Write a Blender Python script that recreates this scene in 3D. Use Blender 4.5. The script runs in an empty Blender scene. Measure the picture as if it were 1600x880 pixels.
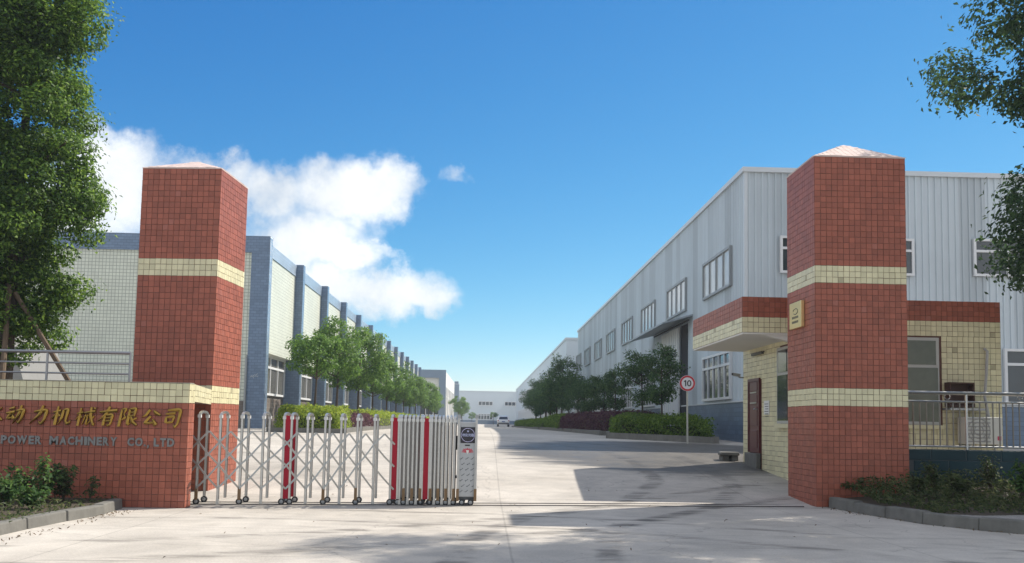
import bpy, math, random
import numpy as np
from mathutils import Vector, Matrix
random.seed(7); RNG = np.random.default_rng(7)
SC = bpy.context.scene
COL = SC.collection
R = math.radians
V = Vector

# ------------------------------------------------------------------ camera
FPX, EYE = 1537.0, 1.3
yaw, pitch, roll = R(1.6), R(4.76), R(1.08)
_f = V((math.sin(yaw)*math.cos(pitch), math.cos(yaw)*math.cos(pitch), math.sin(pitch)))
_r0 = V((math.cos(yaw), -math.sin(yaw), 0)); _u0 = _r0.cross(_f)
_r = _r0*math.cos(roll) + _u0*math.sin(roll)
_u = _u0*math.cos(roll) - _r0*math.sin(roll)
CX = 757 - FPX*_r.y/_f.y
CY = 660 + FPX*_u.y/_f.y
cam = bpy.data.cameras.new('camera'); camo = bpy.data.objects.new('camera', cam); COL.objects.link(camo)
cam.sensor_width = 36; cam.lens = 36*FPX/1600
cam.shift_x = (800-CX)/1600; cam.shift_y = (CY-440)/1600
cam.clip_end = 6000; cam.clip_start = 0.1
m = Matrix((_r, _u, -_f)).transposed().to_4x4(); m.translation = (0, 0, EYE)
camo.matrix_world = m
SC.camera = camo
EP = V((0, 0, EYE))
def ray(px, py): return _f + _r*((px-CX)/FPX) - _u*((py-CY)/FPX)
def at(px, py, Y): d = ray(px, py); return EP + d*(Y/d.y)      # point of a sight line on the plane y = Y
def atx(px, py, X): d = ray(px, py); return EP + d*(X/d.x)     # ... on the plane x = X

# ------------------------------------------------------------------ sky, sun, exposure
SUN_EL, SUN_AZ = R(43), math.atan2(.81, .59)
SUN_DIR = V((math.sin(SUN_AZ)*math.cos(SUN_EL), math.cos(SUN_AZ)*math.cos(SUN_EL), math.sin(SUN_EL)))
world = bpy.data.worlds.new('World'); SC.world = world; world.use_nodes = True
wn, wl = world.node_tree.nodes, world.node_tree.links
wn.clear()
def N(nodes, t, **kw):
    n = nodes.new(t)
    for k, v in kw.items():
        if k.startswith('i_'): n.inputs[int(k[2:])].default_value = v
        else: setattr(n, k, v)
    return n
sky = N(wn, 'ShaderNodeTexSky', sky_type='NISHITA', sun_disc=False)
sky.sun_elevation = SUN_EL; sky.sun_rotation = SUN_AZ
sky.air_density = 0.7; sky.dust_density = 0.1; sky.ozone_density = 6.0; sky.altitude = 100
# one even grade of the whole sky: deeper azure aloft, paler towards the horizon
sr = N(wn, 'ShaderNodeSeparateColor'); wl.new(sky.outputs[0], sr.inputs[0]); hs = N(wn, 'ShaderNodeCombineColor')
tc = N(wn, 'ShaderNodeTexCoord'); sep = N(wn, 'ShaderNodeSeparateXYZ')
# domain-warped direction -> azimuth / elevation -> cumulus field
nz = N(wn, 'ShaderNodeTexNoise'); nz.inputs['Scale'].default_value = 26; nz.inputs['Detail'].default_value = 5; nz.inputs['Roughness'].default_value = 0.6
wl.new(tc.outputs['Generated'], nz.inputs['Vector'])
sub = N(wn, 'ShaderNodeVectorMath', operation='SUBTRACT'); sub.inputs[1].default_value = (.5, .5, .5)
wl.new(nz.outputs['Color'], sub.inputs[0])
scl = N(wn, 'ShaderNodeVectorMath', operation='SCALE'); scl.inputs['Scale'].default_value = 0.06
wl.new(sub.outputs[0], scl.inputs[0])
addv = N(wn, 'ShaderNodeVectorMath', operation='ADD'); wl.new(tc.outputs['Generated'], addv.inputs[0]); wl.new(scl.outputs[0], addv.inputs[1])
wl.new(addv.outputs[0], sep.inputs[0])
def M(op, a, b=None, c=None, nodes=wn, links=wl):
    n = nodes.new('ShaderNodeMath'); n.operation = op
    for i, x in enumerate((a, b, c)):
        if x is None: continue
        if isinstance(x, (int, float)): n.inputs[i].default_value = x
        else: links.new(x, n.inputs[i])
    return n.outputs[0]
for i_, (o_, gm, kk) in enumerate(((0, 1.8, .74), (0, 1.1, 1.80), (0, .65, 3.65))): wl.new(M('MULTIPLY', M('POWER', M('MAXIMUM', M('SUBTRACT', sr.outputs[i_], o_), (.05, .05, .05)[i_]), gm), kk), hs.inputs[i_])
az = M('ARCTAN2', sep.outputs[0], sep.outputs[1]); el = M('ARCSINE', sep.outputs[2])
field = None
for (px, py, rx, ry) in ((190, 285, 85, 75), (120, 330, 110, 60), (340, 268, 80, 38), (300, 310, 120, 60), (420, 300, 90, 50), (530, 300, 110, 55), (600, 290, 60, 50),
                         (470, 370, 110, 55), (430, 430, 90, 60), (545, 395, 60, 26), (590, 455, 120, 48), (660, 470, 55, 30), (160, 250, 90, 50), (706, 275, 26, 17), (520, 450, 70, 45), (602, 392, 14, 10)):
    d = ray(px, py).normalized()
    a0, e0 = math.atan2(d.x, d.y), math.asin(d.z)
    ra, re = rx/FPX, ry/FPX
    q = M('ADD', M('POWER', M('ABSOLUTE', M('DIVIDE', M('SUBTRACT', az, a0), ra)), 2), M('POWER', M('ABSOLUTE', M('DIVIDE', M('SUBTRACT', el, e0), re)), 2))
    b = M('MULTIPLY', M('SUBTRACT', 1.0, q), min(1, (rx+ry)/90))
    field = b if field is None else M('SMOOTH_MAX', field, b, 0.25)
nz2 = N(wn, 'ShaderNodeTexNoise'); nz2.inputs['Scale'].default_value = 9; nz2.inputs['Detail'].default_value = 6; nz2.inputs['Roughness'].default_value = 0.62
wl.new(tc.outputs['Generated'], nz2.inputs['Vector'])
# unseen bright cumulus added outside the view window as neutral fill, spread by noise
out_ = M('MAXIMUM', M('DIVIDE', M('ABSOLUTE', M('SUBTRACT', az, .03)), .62), M('DIVIDE', el, .52))
mo = N(wn, 'ShaderNodeMapRange', interpolation_type='SMOOTHSTEP'); mo.inputs['From Min'].default_value = .95; mo.inputs['From Max'].default_value = 1.3; wl.new(out_, mo.inputs['Value'])
nz3 = N(wn, 'ShaderNodeTexNoise'); nz3.inputs['Scale'].default_value = 2.6; nz3.inputs['Detail'].default_value = 4; wl.new(tc.outputs['Generated'], nz3.inputs['Vector'])
amb = M('SUBTRACT', M('MULTIPLY', M('MULTIPLY', M('SUBTRACT', nz3.outputs['Fac'], .42), 9), mo.outputs[0]), M('MULTIPLY', M('SUBTRACT', 1, mo.outputs[0]), 3))
field = M('MAXIMUM', field, M('MINIMUM', amb, 1.0))
fld = M('ADD', field, M('MULTIPLY', M('SUBTRACT', nz2.outputs['Fac'], 0.52), 2.3))
mr = N(wn, 'ShaderNodeMapRange', interpolation_type='SMOOTHSTEP'); mr.inputs['From Min'].default_value = -0.3; mr.inputs['From Max'].default_value = 1.05
wl.new(fld, mr.inputs['Value'])
cr = N(wn, 'ShaderNodeMapRange'); cr.inputs['From Min'].default_value = 0.35; cr.inputs['From Max'].default_value = 0.65; cr.inputs['To Min'].default_value = 12.6; cr.inputs['To Max'].default_value = 16.5
wl.new(nz2.outputs['Fac'], cr.inputs['Value'])
cc = N(wn, 'ShaderNodeVectorMath', operation='SCALE'); cc.inputs[0].default_value = (0.96, 0.985, 1.0); wl.new(cr.outputs[0], cc.inputs['Scale'])
mix = N(wn, 'ShaderNodeMixRGB'); wl.new(M('MULTIPLY', mr.outputs[0], 0.94), mix.inputs['Fac']); wl.new(hs.outputs[0], mix.inputs[1]); wl.new(cc.outputs[0], mix.inputs[2])
bg = N(wn, 'ShaderNodeBackground'); bg.inputs['Strength'].default_value = 0.056
wo = N(wn, 'ShaderNodeOutputWorld'); wl.new(mix.outputs[0], bg.inputs['Color']); wl.new(bg.outputs[0], wo.inputs['Surface'])

sl = bpy.data.lights.new('sun', 'SUN'); sl.energy = 5.0; sl.angle = R(0.53); sl.color = (1.0, 0.93, 0.82)
so = bpy.data.objects.new('sun', sl); COL.objects.link(so); so.rotation_euler = SUN_DIR.to_track_quat('Z', 'Y').to_euler(); so.location = (20, 30, 40)
SC.view_settings.view_transform = 'Standard'; SC.view_settings.look = 'None'; SC.view_settings.exposure = 0.36; SC.view_settings.gamma = 1; SC.view_settings.use_curve_mapping = False
SC.cycles.max_bounces = 5; SC.cycles.diffuse_bounces = 3; SC.cycles.glossy_bounces = 2; SC.cycles.transmission_bounces = 3; SC.cycles.volume_bounces = 0; SC.cycles.transparent_max_bounces = 4

# ------------------------------------------------------------------ materials
MATS = {}
def mat(name, col, rough=0.6, var=0.0, noise=None, bump=0.0, metal=0.0, spec=0.5, rnd=0.0, coat=0.0, streak=0.0):
    """principled; var/noise = colour mottling (scale), rnd = brightness spread between pieces"""
    if name in MATS: return MATS[name]
    m = bpy.data.materials.new(name); m.use_nodes = True; MATS[name] = m
    nt = m.node_tree; n, l = nt.nodes, nt.links
    p = n['Principled BSDF']; p.inputs['Roughness'].default_value = rough; p.inputs['Metallic'].default_value = metal
    p.inputs['Specular IOR Level'].default_value = spec; p.inputs['Coat Weight'].default_value = coat
    c = n.new('ShaderNodeRGB'); c.outputs[0].default_value = (*col, 1); out = c.outputs[0]
    h = None
    if var or bump:
        t = n.new('ShaderNodeTexCoord'); nn = n.new('ShaderNodeTexNoise'); nn.inputs['Scale'].default_value = noise or 3; nn.inputs['Detail'].default_value = 8; nn.inputs['Roughness'].default_value = .65
        g = n.new('ShaderNodeNewGeometry'); l.new(g.outputs['Position'], nn.inputs['Vector']); h = nn.outputs['Fac']
    fac = None
    if var: fac = M('ADD', 1-var, M('MULTIPLY', h, 2*var, nodes=n, links=l), nodes=n, links=l)
    if rnd:
        oi = n.new('ShaderNodeObjectInfo'); g2 = n.new('ShaderNodeNewGeometry')
        fr = M('FRACT', M('ADD', oi.outputs['Random'], g2.outputs['Random Per Island'], nodes=n, links=l), nodes=n, links=l)
        f2 = M('ADD', 1-rnd, M('MULTIPLY', fr, 2*rnd, nodes=n, links=l), nodes=n, links=l)
        fac = f2 if fac is None else M('MULTIPLY', fac, f2, nodes=n, links=l)
    if streak:   # rain and dirt runs down the wall
        gs = n.new('ShaderNodeNewGeometry'); mp = n.new('ShaderNodeMapping'); mp.inputs['Scale'].default_value = (5, 5, .35); l.new(gs.outputs['Position'], mp.inputs['Vector'])
        ns = n.new('ShaderNodeTexNoise'); ns.inputs['Scale'].default_value = 1.0; ns.inputs['Detail'].default_value = 6; ns.inputs['Roughness'].default_value = .7; l.new(mp.outputs[0], ns.inputs['Vector'])
        f3 = M('ADD', 1-streak, M('MULTIPLY', ns.outputs['Fac'], 2*streak, nodes=n, links=l), nodes=n, links=l)
        fac = f3 if fac is None else M('MULTIPLY', fac, f3, nodes=n, links=l)
    if fac is not None:
        s = n.new('ShaderNodeVectorMath'); s.operation = 'SCALE'; l.new(out, s.inputs[0]); l.new(fac, s.inputs['Scale']); out = s.outputs[0]
    l.new(out, p.inputs['Base Color'])
    if bump:
        b = n.new('ShaderNodeBump'); b.inputs['Strength'].default_value = bump; b.inputs['Distance'].default_value = .01; l.new(h, b.inputs['Height']); l.new(b.outputs[0], p.inputs['Normal'])
    return m
def brick(name, col, mortar, w, hgt, ax, rough=.45, offset=0.0, joint=.012, rnd=.12):
    """tile / brick facing too small to build one by one; ax = world axes used as u,v"""
    if name in MATS: return MATS[name]
    m = mat(name, col, rough); nt = m.node_tree; n, l = nt.nodes, nt.links; p = n['Principled BSDF']
    g = n.new('ShaderNodeNewGeometry'); s = n.new('ShaderNodeSeparateXYZ'); l.new(g.outputs['Position'], s.inputs[0])
    c = n.new('ShaderNodeCombineXYZ'); l.new(s.outputs[ax[0]], c.inputs[0]); l.new(s.outputs[ax[1]], c.inputs[1])
    b = n.new('ShaderNodeTexBrick'); l.new(c.outputs[0], b.inputs['Vector'])
    b.offset = offset; b.inputs['Scale'].default_value = 1; b.inputs['Brick Width'].default_value = w; b.inputs['Row Height'].default_value = hgt; b.inputs['Mortar Size'].default_value = joint/2
    b.inputs['Color1'].default_value = (*[x*(1-rnd) for x in col], 1); b.inputs['Color2'].default_value = (*[min(1, x*(1+rnd)) for x in col], 1); b.inputs['Mortar'].default_value = (*mortar, 1)
    nn = n.new('ShaderNodeTexNoise'); nn.inputs['Scale'].default_value = .9; nn.inputs['Detail'].default_value = 6; l.new(g.outputs['Position'], nn.inputs['Vector'])
    sc = n.new('ShaderNodeVectorMath'); sc.operation = 'SCALE'; l.new(b.outputs['Color'], sc.inputs[0]); l.new(M('ADD', .85, M('MULTIPLY', nn.outputs['Fac'], .3, nodes=n, links=l), nodes=n, links=l), sc.inputs['Scale'])
    l.new(sc.outputs[0], p.inputs['Base Color'])
    bp = n.new('ShaderNodeBump'); bp.inputs['Distance'].default_value = .01; bp.inputs['Strength'].default_value = .6; bp.invert = True; l.new(b.outputs['Fac'], bp.inputs['Height']); l.new(bp.outputs[0], p.inputs['Normal'])
    return m
def leafmat(name, c1, c2, c3, trans=.45):
    m = bpy.data.materials.new(name); m.use_nodes = True; MATS[name] = m
    n, l = m.node_tree.nodes, m.node_tree.links; p = n['Principled BSDF']; p.inputs['Roughness'].default_value = .55; p.inputs['Specular IOR Level'].default_value = .25
    g = n.new('ShaderNodeNewGeometry'); r = n.new('ShaderNodeValToRGB'); e = r.color_ramp.elements
    e[0].color = (*c1, 1); e[1].color = (*c3, 1); k = e.new(.6); k.color = (*c2, 1)
    l.new(g.outputs['Random Per Island'], r.inputs[0]); l.new(r.outputs[0], p.inputs['Base Color'])
    t = n.new('ShaderNodeBsdfTranslucent'); hsv = n.new('ShaderNodeHueSaturation'); hsv.inputs['Value'].default_value = 1.5; hsv.inputs['Hue'].default_value = .485; l.new(r.outputs[0], hsv.inputs['Color']); l.new(hsv.outputs[0], t.inputs['Color'])
    mx = n.new('ShaderNodeMixShader'); mx.inputs[0].default_value = trans; l.new(p.outputs[0], mx.inputs[1]); l.new(t.outputs[0], mx.inputs[2]); l.new(mx.outputs[0], n['Material Output'].inputs[0])
    return m
RED = mat('red glazed tile', (.315, .094, .057), .46, .16, 2.5, 0, rnd=.15, spec=.4, streak=.22)
YEL = mat('cream yellow glazed tile', (.66, .61, .39), .36, .12, 2.5, 0, rnd=.10, streak=.2)
PINK = mat('faded pink tile', (.72, .56, .50), .5, .1, 5, rnd=.12)
GROUT = mat('dark grout', (.13, .062, .046), .9, .3, 12)
CONC = mat('kerb concrete', (.15, .145, .13), .9, .5, 4, .7, streak=.3)
SOIL = mat('soil', (.06, .045, .03), 1, .4, 7, .8)
STEEL = mat('brushed stainless steel', (.49, .485, .47), .33, .2, 25, metal=.9)
LATT = mat('dull lattice steel', (.40, .395, .38), .38, .2, 25, metal=.8)
CAPW = mat('pale cap plastic', (.60, .60, .58), .5, .1, 20)
GREYST = mat('grey painted steel', (.33, .34, .35), .4, .1, 20, metal=.6)
REDP = mat('crimson powder coat', (.33, .006, .022), .5, .1, 9, spec=.25)
BLACKR = mat('black rubber', (.018, .018, .02), .7)
ALUM = mat('white aluminium frame', (.72, .73, .74), .4, .06, 8)
GLASS = mat('dark window glass', (.035, .045, .055), .06, .3, 1.2, spec=.8)
GLASSL = mat('painted reflection glass', (.50, .52, .52), .12, .35, 1.5, spec=.7)  # pale base colour paints in the reflected sky and lit building opposite
GLASSM = mat('brown curtained glass', (.13, .125, .11), .1, .6, 1.1, spec=.7)
CLAD = mat('grey blue steel cladding', (.52, .58, .62), .38, .08, .7, rnd=.13, streak=.14)
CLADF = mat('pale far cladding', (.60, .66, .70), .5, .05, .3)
TRIM = mat('light steel flashing', (.6, .64, .67), .4, .06, 2)
WHITE = mat('white render', (.72, .71, .66), .7, .08, 2)
BARK = mat('bark', (.075, .055, .04), .95, .4, 14, .7)
WOOD = mat('weathered timber prop', (.14, .1, .065), .9, .35, 9, .5)
GOLD = mat('gold letter', (.36, .22, .045), .3, .15, 20, metal=.85)
GREYL = mat('pewter letter', (.23, .22, .215), .35, .15, 20, metal=.7)
BLUEX = brick('blue pier tile', (.16, .225, .33), (.08, .12, .18), .24, .12, (0, 2), .4, .5)
BLUEY = brick('blue pier tile side', (.17, .235, .34), (.08, .12, .18), .24, .12, (1, 2), .25, .5)
PALEX = brick('pale wall tile', (.66, .68, .58), (.30, .32, .26), .145, .145, (0, 2), .4, joint=.02, rnd=.05)
PALEY = brick('pale wall tile side', (.66, .68, .58), (.30, .32, .26), .145, .145, (1, 2), .4, joint=.014, rnd=.05)
BAND_LIT = brick('sunlit blue parapet tile', (.30, .38, .48), (.18, .23, .3), .24, .12, (1, 2), .3, .5)  # lighter copy of the blue band tile, sunlight painted into its colour
BROWNY = brick('grey brown base tile', (.17, .14, .12), (.26, .24, .22), .5, .2, (1, 2), .5, .5)
BROWNX = brick('grey brown base tile front', (.17, .14, .12), (.26, .24, .22), .5, .2, (0, 2), .5, .5)
WAINX = brick('blue grey wainscot tile front', (.13, .185, .27), (.07, .1, .14), .4, .15, (0, 2), .35, .5)
WAINY = brick('blue grey wainscot tile', (.13, .185, .27), (.07, .1, .14), .4, .15, (1, 2), .35, .5)
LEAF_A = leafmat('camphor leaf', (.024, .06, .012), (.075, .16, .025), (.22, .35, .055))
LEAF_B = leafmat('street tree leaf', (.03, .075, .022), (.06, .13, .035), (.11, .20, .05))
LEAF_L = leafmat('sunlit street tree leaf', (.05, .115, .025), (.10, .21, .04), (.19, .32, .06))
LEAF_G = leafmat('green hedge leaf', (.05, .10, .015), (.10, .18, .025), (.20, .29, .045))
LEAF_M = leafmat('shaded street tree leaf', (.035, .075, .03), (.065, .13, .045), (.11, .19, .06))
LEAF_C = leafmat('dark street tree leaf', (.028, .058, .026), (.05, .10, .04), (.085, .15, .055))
LEAF_H = leafmat('yellow green hedge leaf', (.10, .17, .02), (.22, .31, .03), (.36, .42, .06))
LEAF_P = leafmat('purple hedge leaf', (.06, .025, .04), (.11, .04, .06), (.14, .09, .06))
LEAF_W = leafmat('weed leaf', (.035, .055, .02), (.07, .105, .035), (.15, .16, .07))

# ------------------------------------------------------------------ mesh helpers
class MB:
    def __init__(s): s.v = []; s.f = []; s.mi = []; s.mats = []
    def _m(s, mt):
        if mt not in s.mats: s.mats.append(mt)
        return s.mats.index(mt)
    def add(s, vs, fs, mt):
        b = len(s.v); s.v += [tuple(x) for x in vs]; s.f += [tuple(b+i for i in f) for f in fs]; s.mi += [s._m(mt)]*len(fs); return s
    def hexa(s, p, mt):   # p: 4 bottom ccw, 4 top
        return s.add(p, [(3, 2, 1, 0), (4, 5, 6, 7), (0, 1, 5, 4), (1, 2, 6, 5), (2, 3, 7, 6), (3, 0, 4, 7)], mt)
    def box(s, x0, x1, y0, y1, z0, z1, mt):
        return s.hexa([(x0, y0, z0), (x1, y0, z0), (x1, y1, z0), (x0, y1, z0), (x0, y0, z1), (x1, y0, z1), (x1, y1, z1), (x0, y1, z1)], mt)
    def obox(s, o, u, v, n, a, b, c, mt):   # oriented: ranges a,b,c along u,v,n from o
        P = [o+u*a[i]+v*b[j]+n*c[k] for k in (0, 1) for (i, j) in ((0, 0), (1, 0), (1, 1), (0, 1))]
        return s.hexa(P, mt)
    def prism(s, poly, z0, z1, mt):
        n = len(poly); vs = [(x, y, z0) for x, y in poly]+[(x, y, z1) for x, y in poly]
        return s.add(vs, [tuple(range(n-1, -1, -1)), tuple(range(n, 2*n))]+[(i, (i+1) % n, n+(i+1) % n, n+i) for i in range(n)], mt)
    def tube(s, pts, rad, mt, k=8, cap=True):
        pts = [V(p) for p in pts]; rr = rad if isinstance(rad, (list, tuple)) else [rad]*len(pts); vs = []; fs = []
        for i, p in enumerate(pts):
            t = (pts[min(i+1, len(pts)-1)]-pts[max(i-1, 0)]).normalized()
            a = t.cross(V((0, 0, 1)) if abs(t.z) < .95 else V((1, 0, 0))).normalized(); b = t.cross(a)
            vs += [p+(a*math.cos(q*2*math.pi/k)+b*math.sin(q*2*math.pi/k))*rr[i] for q in range(k)]
        for i in range(len(pts)-1):
            fs += [(i*k+q, i*k+(q+1) % k, (i+1)*k+(q+1) % k, (i+1)*k+q) for q in range(k)]
        if cap: fs += [tuple(range(k)), tuple(range((len(pts)-1)*k+k-1, (len(pts)-1)*k-1, -1))]
        return s.add(vs, fs, mt)
    def bar(s, p, q, w, d, nrm, mt):   # flat bar from p to q, width w in plane, depth d along nrm
        p, q, nrm = V(p), V(q), V(nrm); t = (q-p).normalized(); a = t.cross(nrm).normalized()*w/2; b = nrm*d/2
        return s.hexa([p-a-b, p+a-b, p+a+b, p-a+b, q-a-b, q+a-b, q+a+b, q-a+b], mt)
    def mesh(s, name):
        me = bpy.data.meshes.new(name); me.from_pydata(s.v, [], s.f)
        for mt in s.mats: me.materials.append(mt)
        me.polygons.foreach_set('material_index', s.mi); me.update(); return me
def link(name, me, parent=None, smooth=False):
    o = bpy.data.objects.new(name, me); COL.objects.link(o)
    if smooth and me: me.polygons.foreach_set('use_smooth', [True]*len(me.polygons))
    if parent:
        o.parent = parent
        root = parent
        if 'mpi' not in parent: pass
        o.matrix_parent_inverse = WORLD_OF(parent).inverted()
    return o
LOCS = {}
def WORLD_OF(o):   # world matrix from our own bookkeeping: things hold only a translation, parts sit in world coordinates
    if o.name in LOCS: return Matrix.Translation(LOCS[o.name])
    return Matrix.Identity(4)
def tag(o, label=None, cat=None, group=None, kind=None):
    for k, v in (('label', label), ('category', cat), ('group', group), ('kind', kind)):
        if v: o[k] = v
    return o
def thing(name, label, cat, loc=(0, 0, 0), group=None):
    o = bpy.data.objects.new(name, None); COL.objects.link(o); o.location = loc; LOCS[o.name] = V(loc); o.empty_display_size = .3
    return tag(o, label, cat, group)
def part(name, mb, parent, smooth=False): return link(name, mb.mesh(name), parent, smooth)
def solo(name, mb, label, cat, group=None): return tag(link(name, mb.mesh(name)), label, cat, group)
def struct(name, mb): return tag(link(name, mb.mesh(name)), kind='structure')
def bevel(o, w=.01, seg=2):
    b = o.modifiers.new('bevel', 'BEVEL'); b.width = w; b.segments = seg; b.limit_method = 'ANGLE'; return o

# ------------------------------------------------------------------ tiles
_tile = {}
def tile_mesh(mt):
    if mt.name not in _tile:
        a, b, h = .476, .459, .006
        vs = [(-a, -a, 0), (a, -a, 0), (a, a, 0), (-a, a, 0), (-b, -b, h), (b, -b, h), (b, b, h), (-b, b, h)]
        fs = [(4, 5, 6, 7), (0, 1, 5, 4), (1, 2, 6, 5), (2, 3, 7, 6), (3, 0, 4, 7)]
        me = bpy.data.meshes.new('tile'); me.from_pydata(vs, [], fs); me.materials.append(mt); _tile[mt.name] = me
    return _tile[mt.name]
ODD = {RED.name: mat('replaced red tile', (.345, .112, .076), .5, .2, 9), YEL.name: mat('stained cream tile', (.42, .38, .24), .5, .3, 9)}
class Tiles:
    def __init__(s): s.t = []
    def face(s, o, u, v, W, H, ts, mf, skip=None, dv=None):
        """cover the rectangle o + [0,W]u + [0,H]v (normal u x v) with tiles of about ts; mf(row, nrows) -> material"""
        u, v, o = V(u).normalized(), V(v).normalized(), V(o); n = u.cross(v)
        nu, nv = max(1, round(W/ts)), max(1, round(H/(dv or ts))); su, sv = W/nu, H/nv
        for j in range(nv):
            for i in range(nu):
                a, b = (i+.5)*su, (j+.5)*sv
                if skip and skip(a, b): continue
                tilt = Matrix.Rotation(random.gauss(0, .006), 3, u) @ Matrix.Rotation(random.gauss(0, .006), 3, v)
                c = o+u*(a+random.gauss(0, .0012))+v*(b+random.gauss(0, .0012))+n*random.uniform(0, .002)
                B = Matrix((tilt@u*su, tilt@v*sv, tilt@n)).transposed().to_4x4(); B.translation = c
                vd = EP-c
                mt_ = mf((j+.5)*sv, a); s.t.append((n.dot(vd)/vd.length**3*su*sv, B, ODD.get(mt_.name, mt_) if random.random() < .01 else mt_))
    def done(s, parent, limit=300):
        s.t.sort(key=lambda t: -t[0])
        for _, B, mt in s.t[:limit]:
            o = bpy.data.objects.new('tile', tile_mesh(mt)); COL.objects.link(o); o.parent = parent
            o.matrix_parent_inverse = WORLD_OF(parent).inverted(); o.matrix_basis = B
        rest = s.t[limit:]
        if not rest: return
        vs = []; fs = []; mi = []; mats = []
        for _, B, mt in rest:
            if mt not in mats: mats.append(mt)
            k = len(vs); me = tile_mesh(mt)
            vs += [tuple(B@q.co) for q in me.vertices]; fs += [tuple(k+i for i in p.vertices) for p in me.polygons]; mi += [mats.index(mt)]*5
        me = bpy.data.meshes.new('tile_facing'); me.from_pydata(vs, [], fs)
        for mt in mats: me.materials.append(mt)
        me.polygons.foreach_set('material_index', mi); me.update()
        tag(link('tile_facing', me, parent), kind='stuff')

# ------------------------------------------------------------------ foliage
def leaf_mesh(name, C, Nn, size, mt, rng, aspect=.5):
    """one folded rhombus per leaf centre C with rough normal Nn"""
    n = len(C); Nn = Nn+rng.normal(0, .42, (n, 3)); Nn /= np.linalg.norm(Nn, axis=1, keepdims=True)+1e-9
    t = rng.normal(0, 1, (n, 3)); t[:, 2] -= .35; t -= Nn*(t*Nn).sum(1, keepdims=True); t /= np.linalg.norm(t, axis=1, keepdims=True)+1e-9
    b = np.cross(Nn, t); L = (size*rng.uniform(.65, 1.3, n))[:, None]
    P = np.empty((n, 4, 3)); P[:, 0] = C-t*L*.5; P[:, 2] = C+t*L*.5-Nn*L*.08
    P[:, 1] = C+b*L*aspect*.5+Nn*L*.1; P[:, 3] = C-b*L*aspect*.5+Nn*L*.1
    me = bpy.data.meshes.new(name); me.vertices.add(n*4); me.vertices.foreach_set('co', P.reshape(-1))
    me.loops.add(n*4); me.loops.foreach_set('vertex_index', np.arange(n*4, dtype=np.int32))
    me.polygons.add(n); me.polygons.foreach_set('loop_start', np.arange(0, n*4, 4, dtype=np.int32)); me.polygons.foreach_set('loop_total', np.full(n, 4, dtype=np.int32))
    me.materials.append(mt); me.update(calc_edges=True); return me
def crown(seed, prof, nclump, nleaf, size, mt, rc=(.35, .6), zs=None):
    """prof: list of (z, radius). Leaves sit in clumps spread through the crown -> (mesh, clump centres)"""
    rng = np.random.default_rng(seed); zz = [p[0] for p in prof]; rr = [p[1] for p in prof]
    cs = []; ph = rng.uniform(0, 6.28, 4)
    while len(cs) < nclump:
        z = rng.uniform(zz[0], zz[-1]); r = np.interp(z, zz, rr); q = np.sqrt(rng.uniform(.05, 1)); a = rng.uniform(0, 6.283)
        if rng.uniform() > (r/max(rr))**1.3+.15: continue
        r *= 1+.16*math.sin(2*a+ph[0])+.12*math.sin(3*a+z*2+ph[1])
        cs.append((q*r*math.cos(a), q*r*math.sin(a), z, rng.uniform(*rc)*(.7+.5*r/max(rr))))
    cs = np.array(cs); w = cs[:, 3]**2; idx = rng.choice(len(cs), nleaf, p=w/w.sum())
    d = rng.normal(0, 1, (nleaf, 3)); d /= np.linalg.norm(d, axis=1, keepdims=True)
    rad = cs[idx, 3]*np.where(rng.uniform(size=nleaf) < .12, rng.uniform(.9, 1.45, nleaf), rng.uniform(.25, 1, nleaf)**.5)
    Cc = cs[idx, :3]+d*rad[:, None]*np.array([1, 1, .72])
    out = Cc.copy(); out[:, 2] -= np.mean(zz); out /= np.linalg.norm(out, axis=1, keepdims=True)+1e-9
    return leaf_mesh('crown', Cc, d*.6+out*.3+np.array([0, 0, .6]), size, mt, rng), cs
def trunk_mesh(seed, h, r0, cs, nlimb, mt, lean=.03, split=.35):
    rng = random.Random(seed); mb = MB(); pts = []; n = 7
    for i in range(n): t = i/(n-1); pts.append((lean*h*math.sin(t*3+seed)*t, lean*h*math.cos(t*2.3+seed)*t, h*t))
    rad = [r0*(1.25 if i == 0 else 1-.8*i/(n-1)) for i in range(n)]
    mb.tube(pts, rad, mt, 9)
    for c in sorted(cs, key=lambda c: rng.random())[:nlimb]:
        z0 = max(h*split, min(h*.93, c[2]-.45*math.hypot(c[0], c[1])-.1)); k = z0/h*(n-1); i = min(int(k), n-2); f = k-i
        b = V(pts[i]).lerp(V(pts[i+1]), f); e = V(c[:3]); rb = (rad[i]*(1-f)+rad[i+1]*f)*.6
        mid = b.lerp(e, .5)+V((rng.uniform(-.1, .1), rng.uniform(-.1, .1), -.05))
        mb.tube([b, mid, e], [rb, rb*.6, rb*.22], mt, 6)
    return mb.mesh('trunk')
def tree_from(label, loc, meshes, scale=(1, 1, 1), rz=0, group=None, name='street_tree'):
    t = thing(name, label, 'tree', loc, group); t.scale = scale; t.rotation_euler = (0, 0, rz)
    for nm, me in zip(('trunk', 'crown'), meshes):
        o = bpy.data.objects.new(nm, me); COL.objects.link(o); o.parent = t
    return t

# ------------------------------------------------------------------ ground profile
GY = [-200, 16.6, 20, 23.5, 27, 31, 36, 42, 60, 100, 150, 263, 4000]
GZ = [0, 0, .20, .45, .66, .78, .85, .88, .88, .80, .69, .80, .80]
def gz(y): return float(np.interp(y, GY, GZ))

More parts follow.
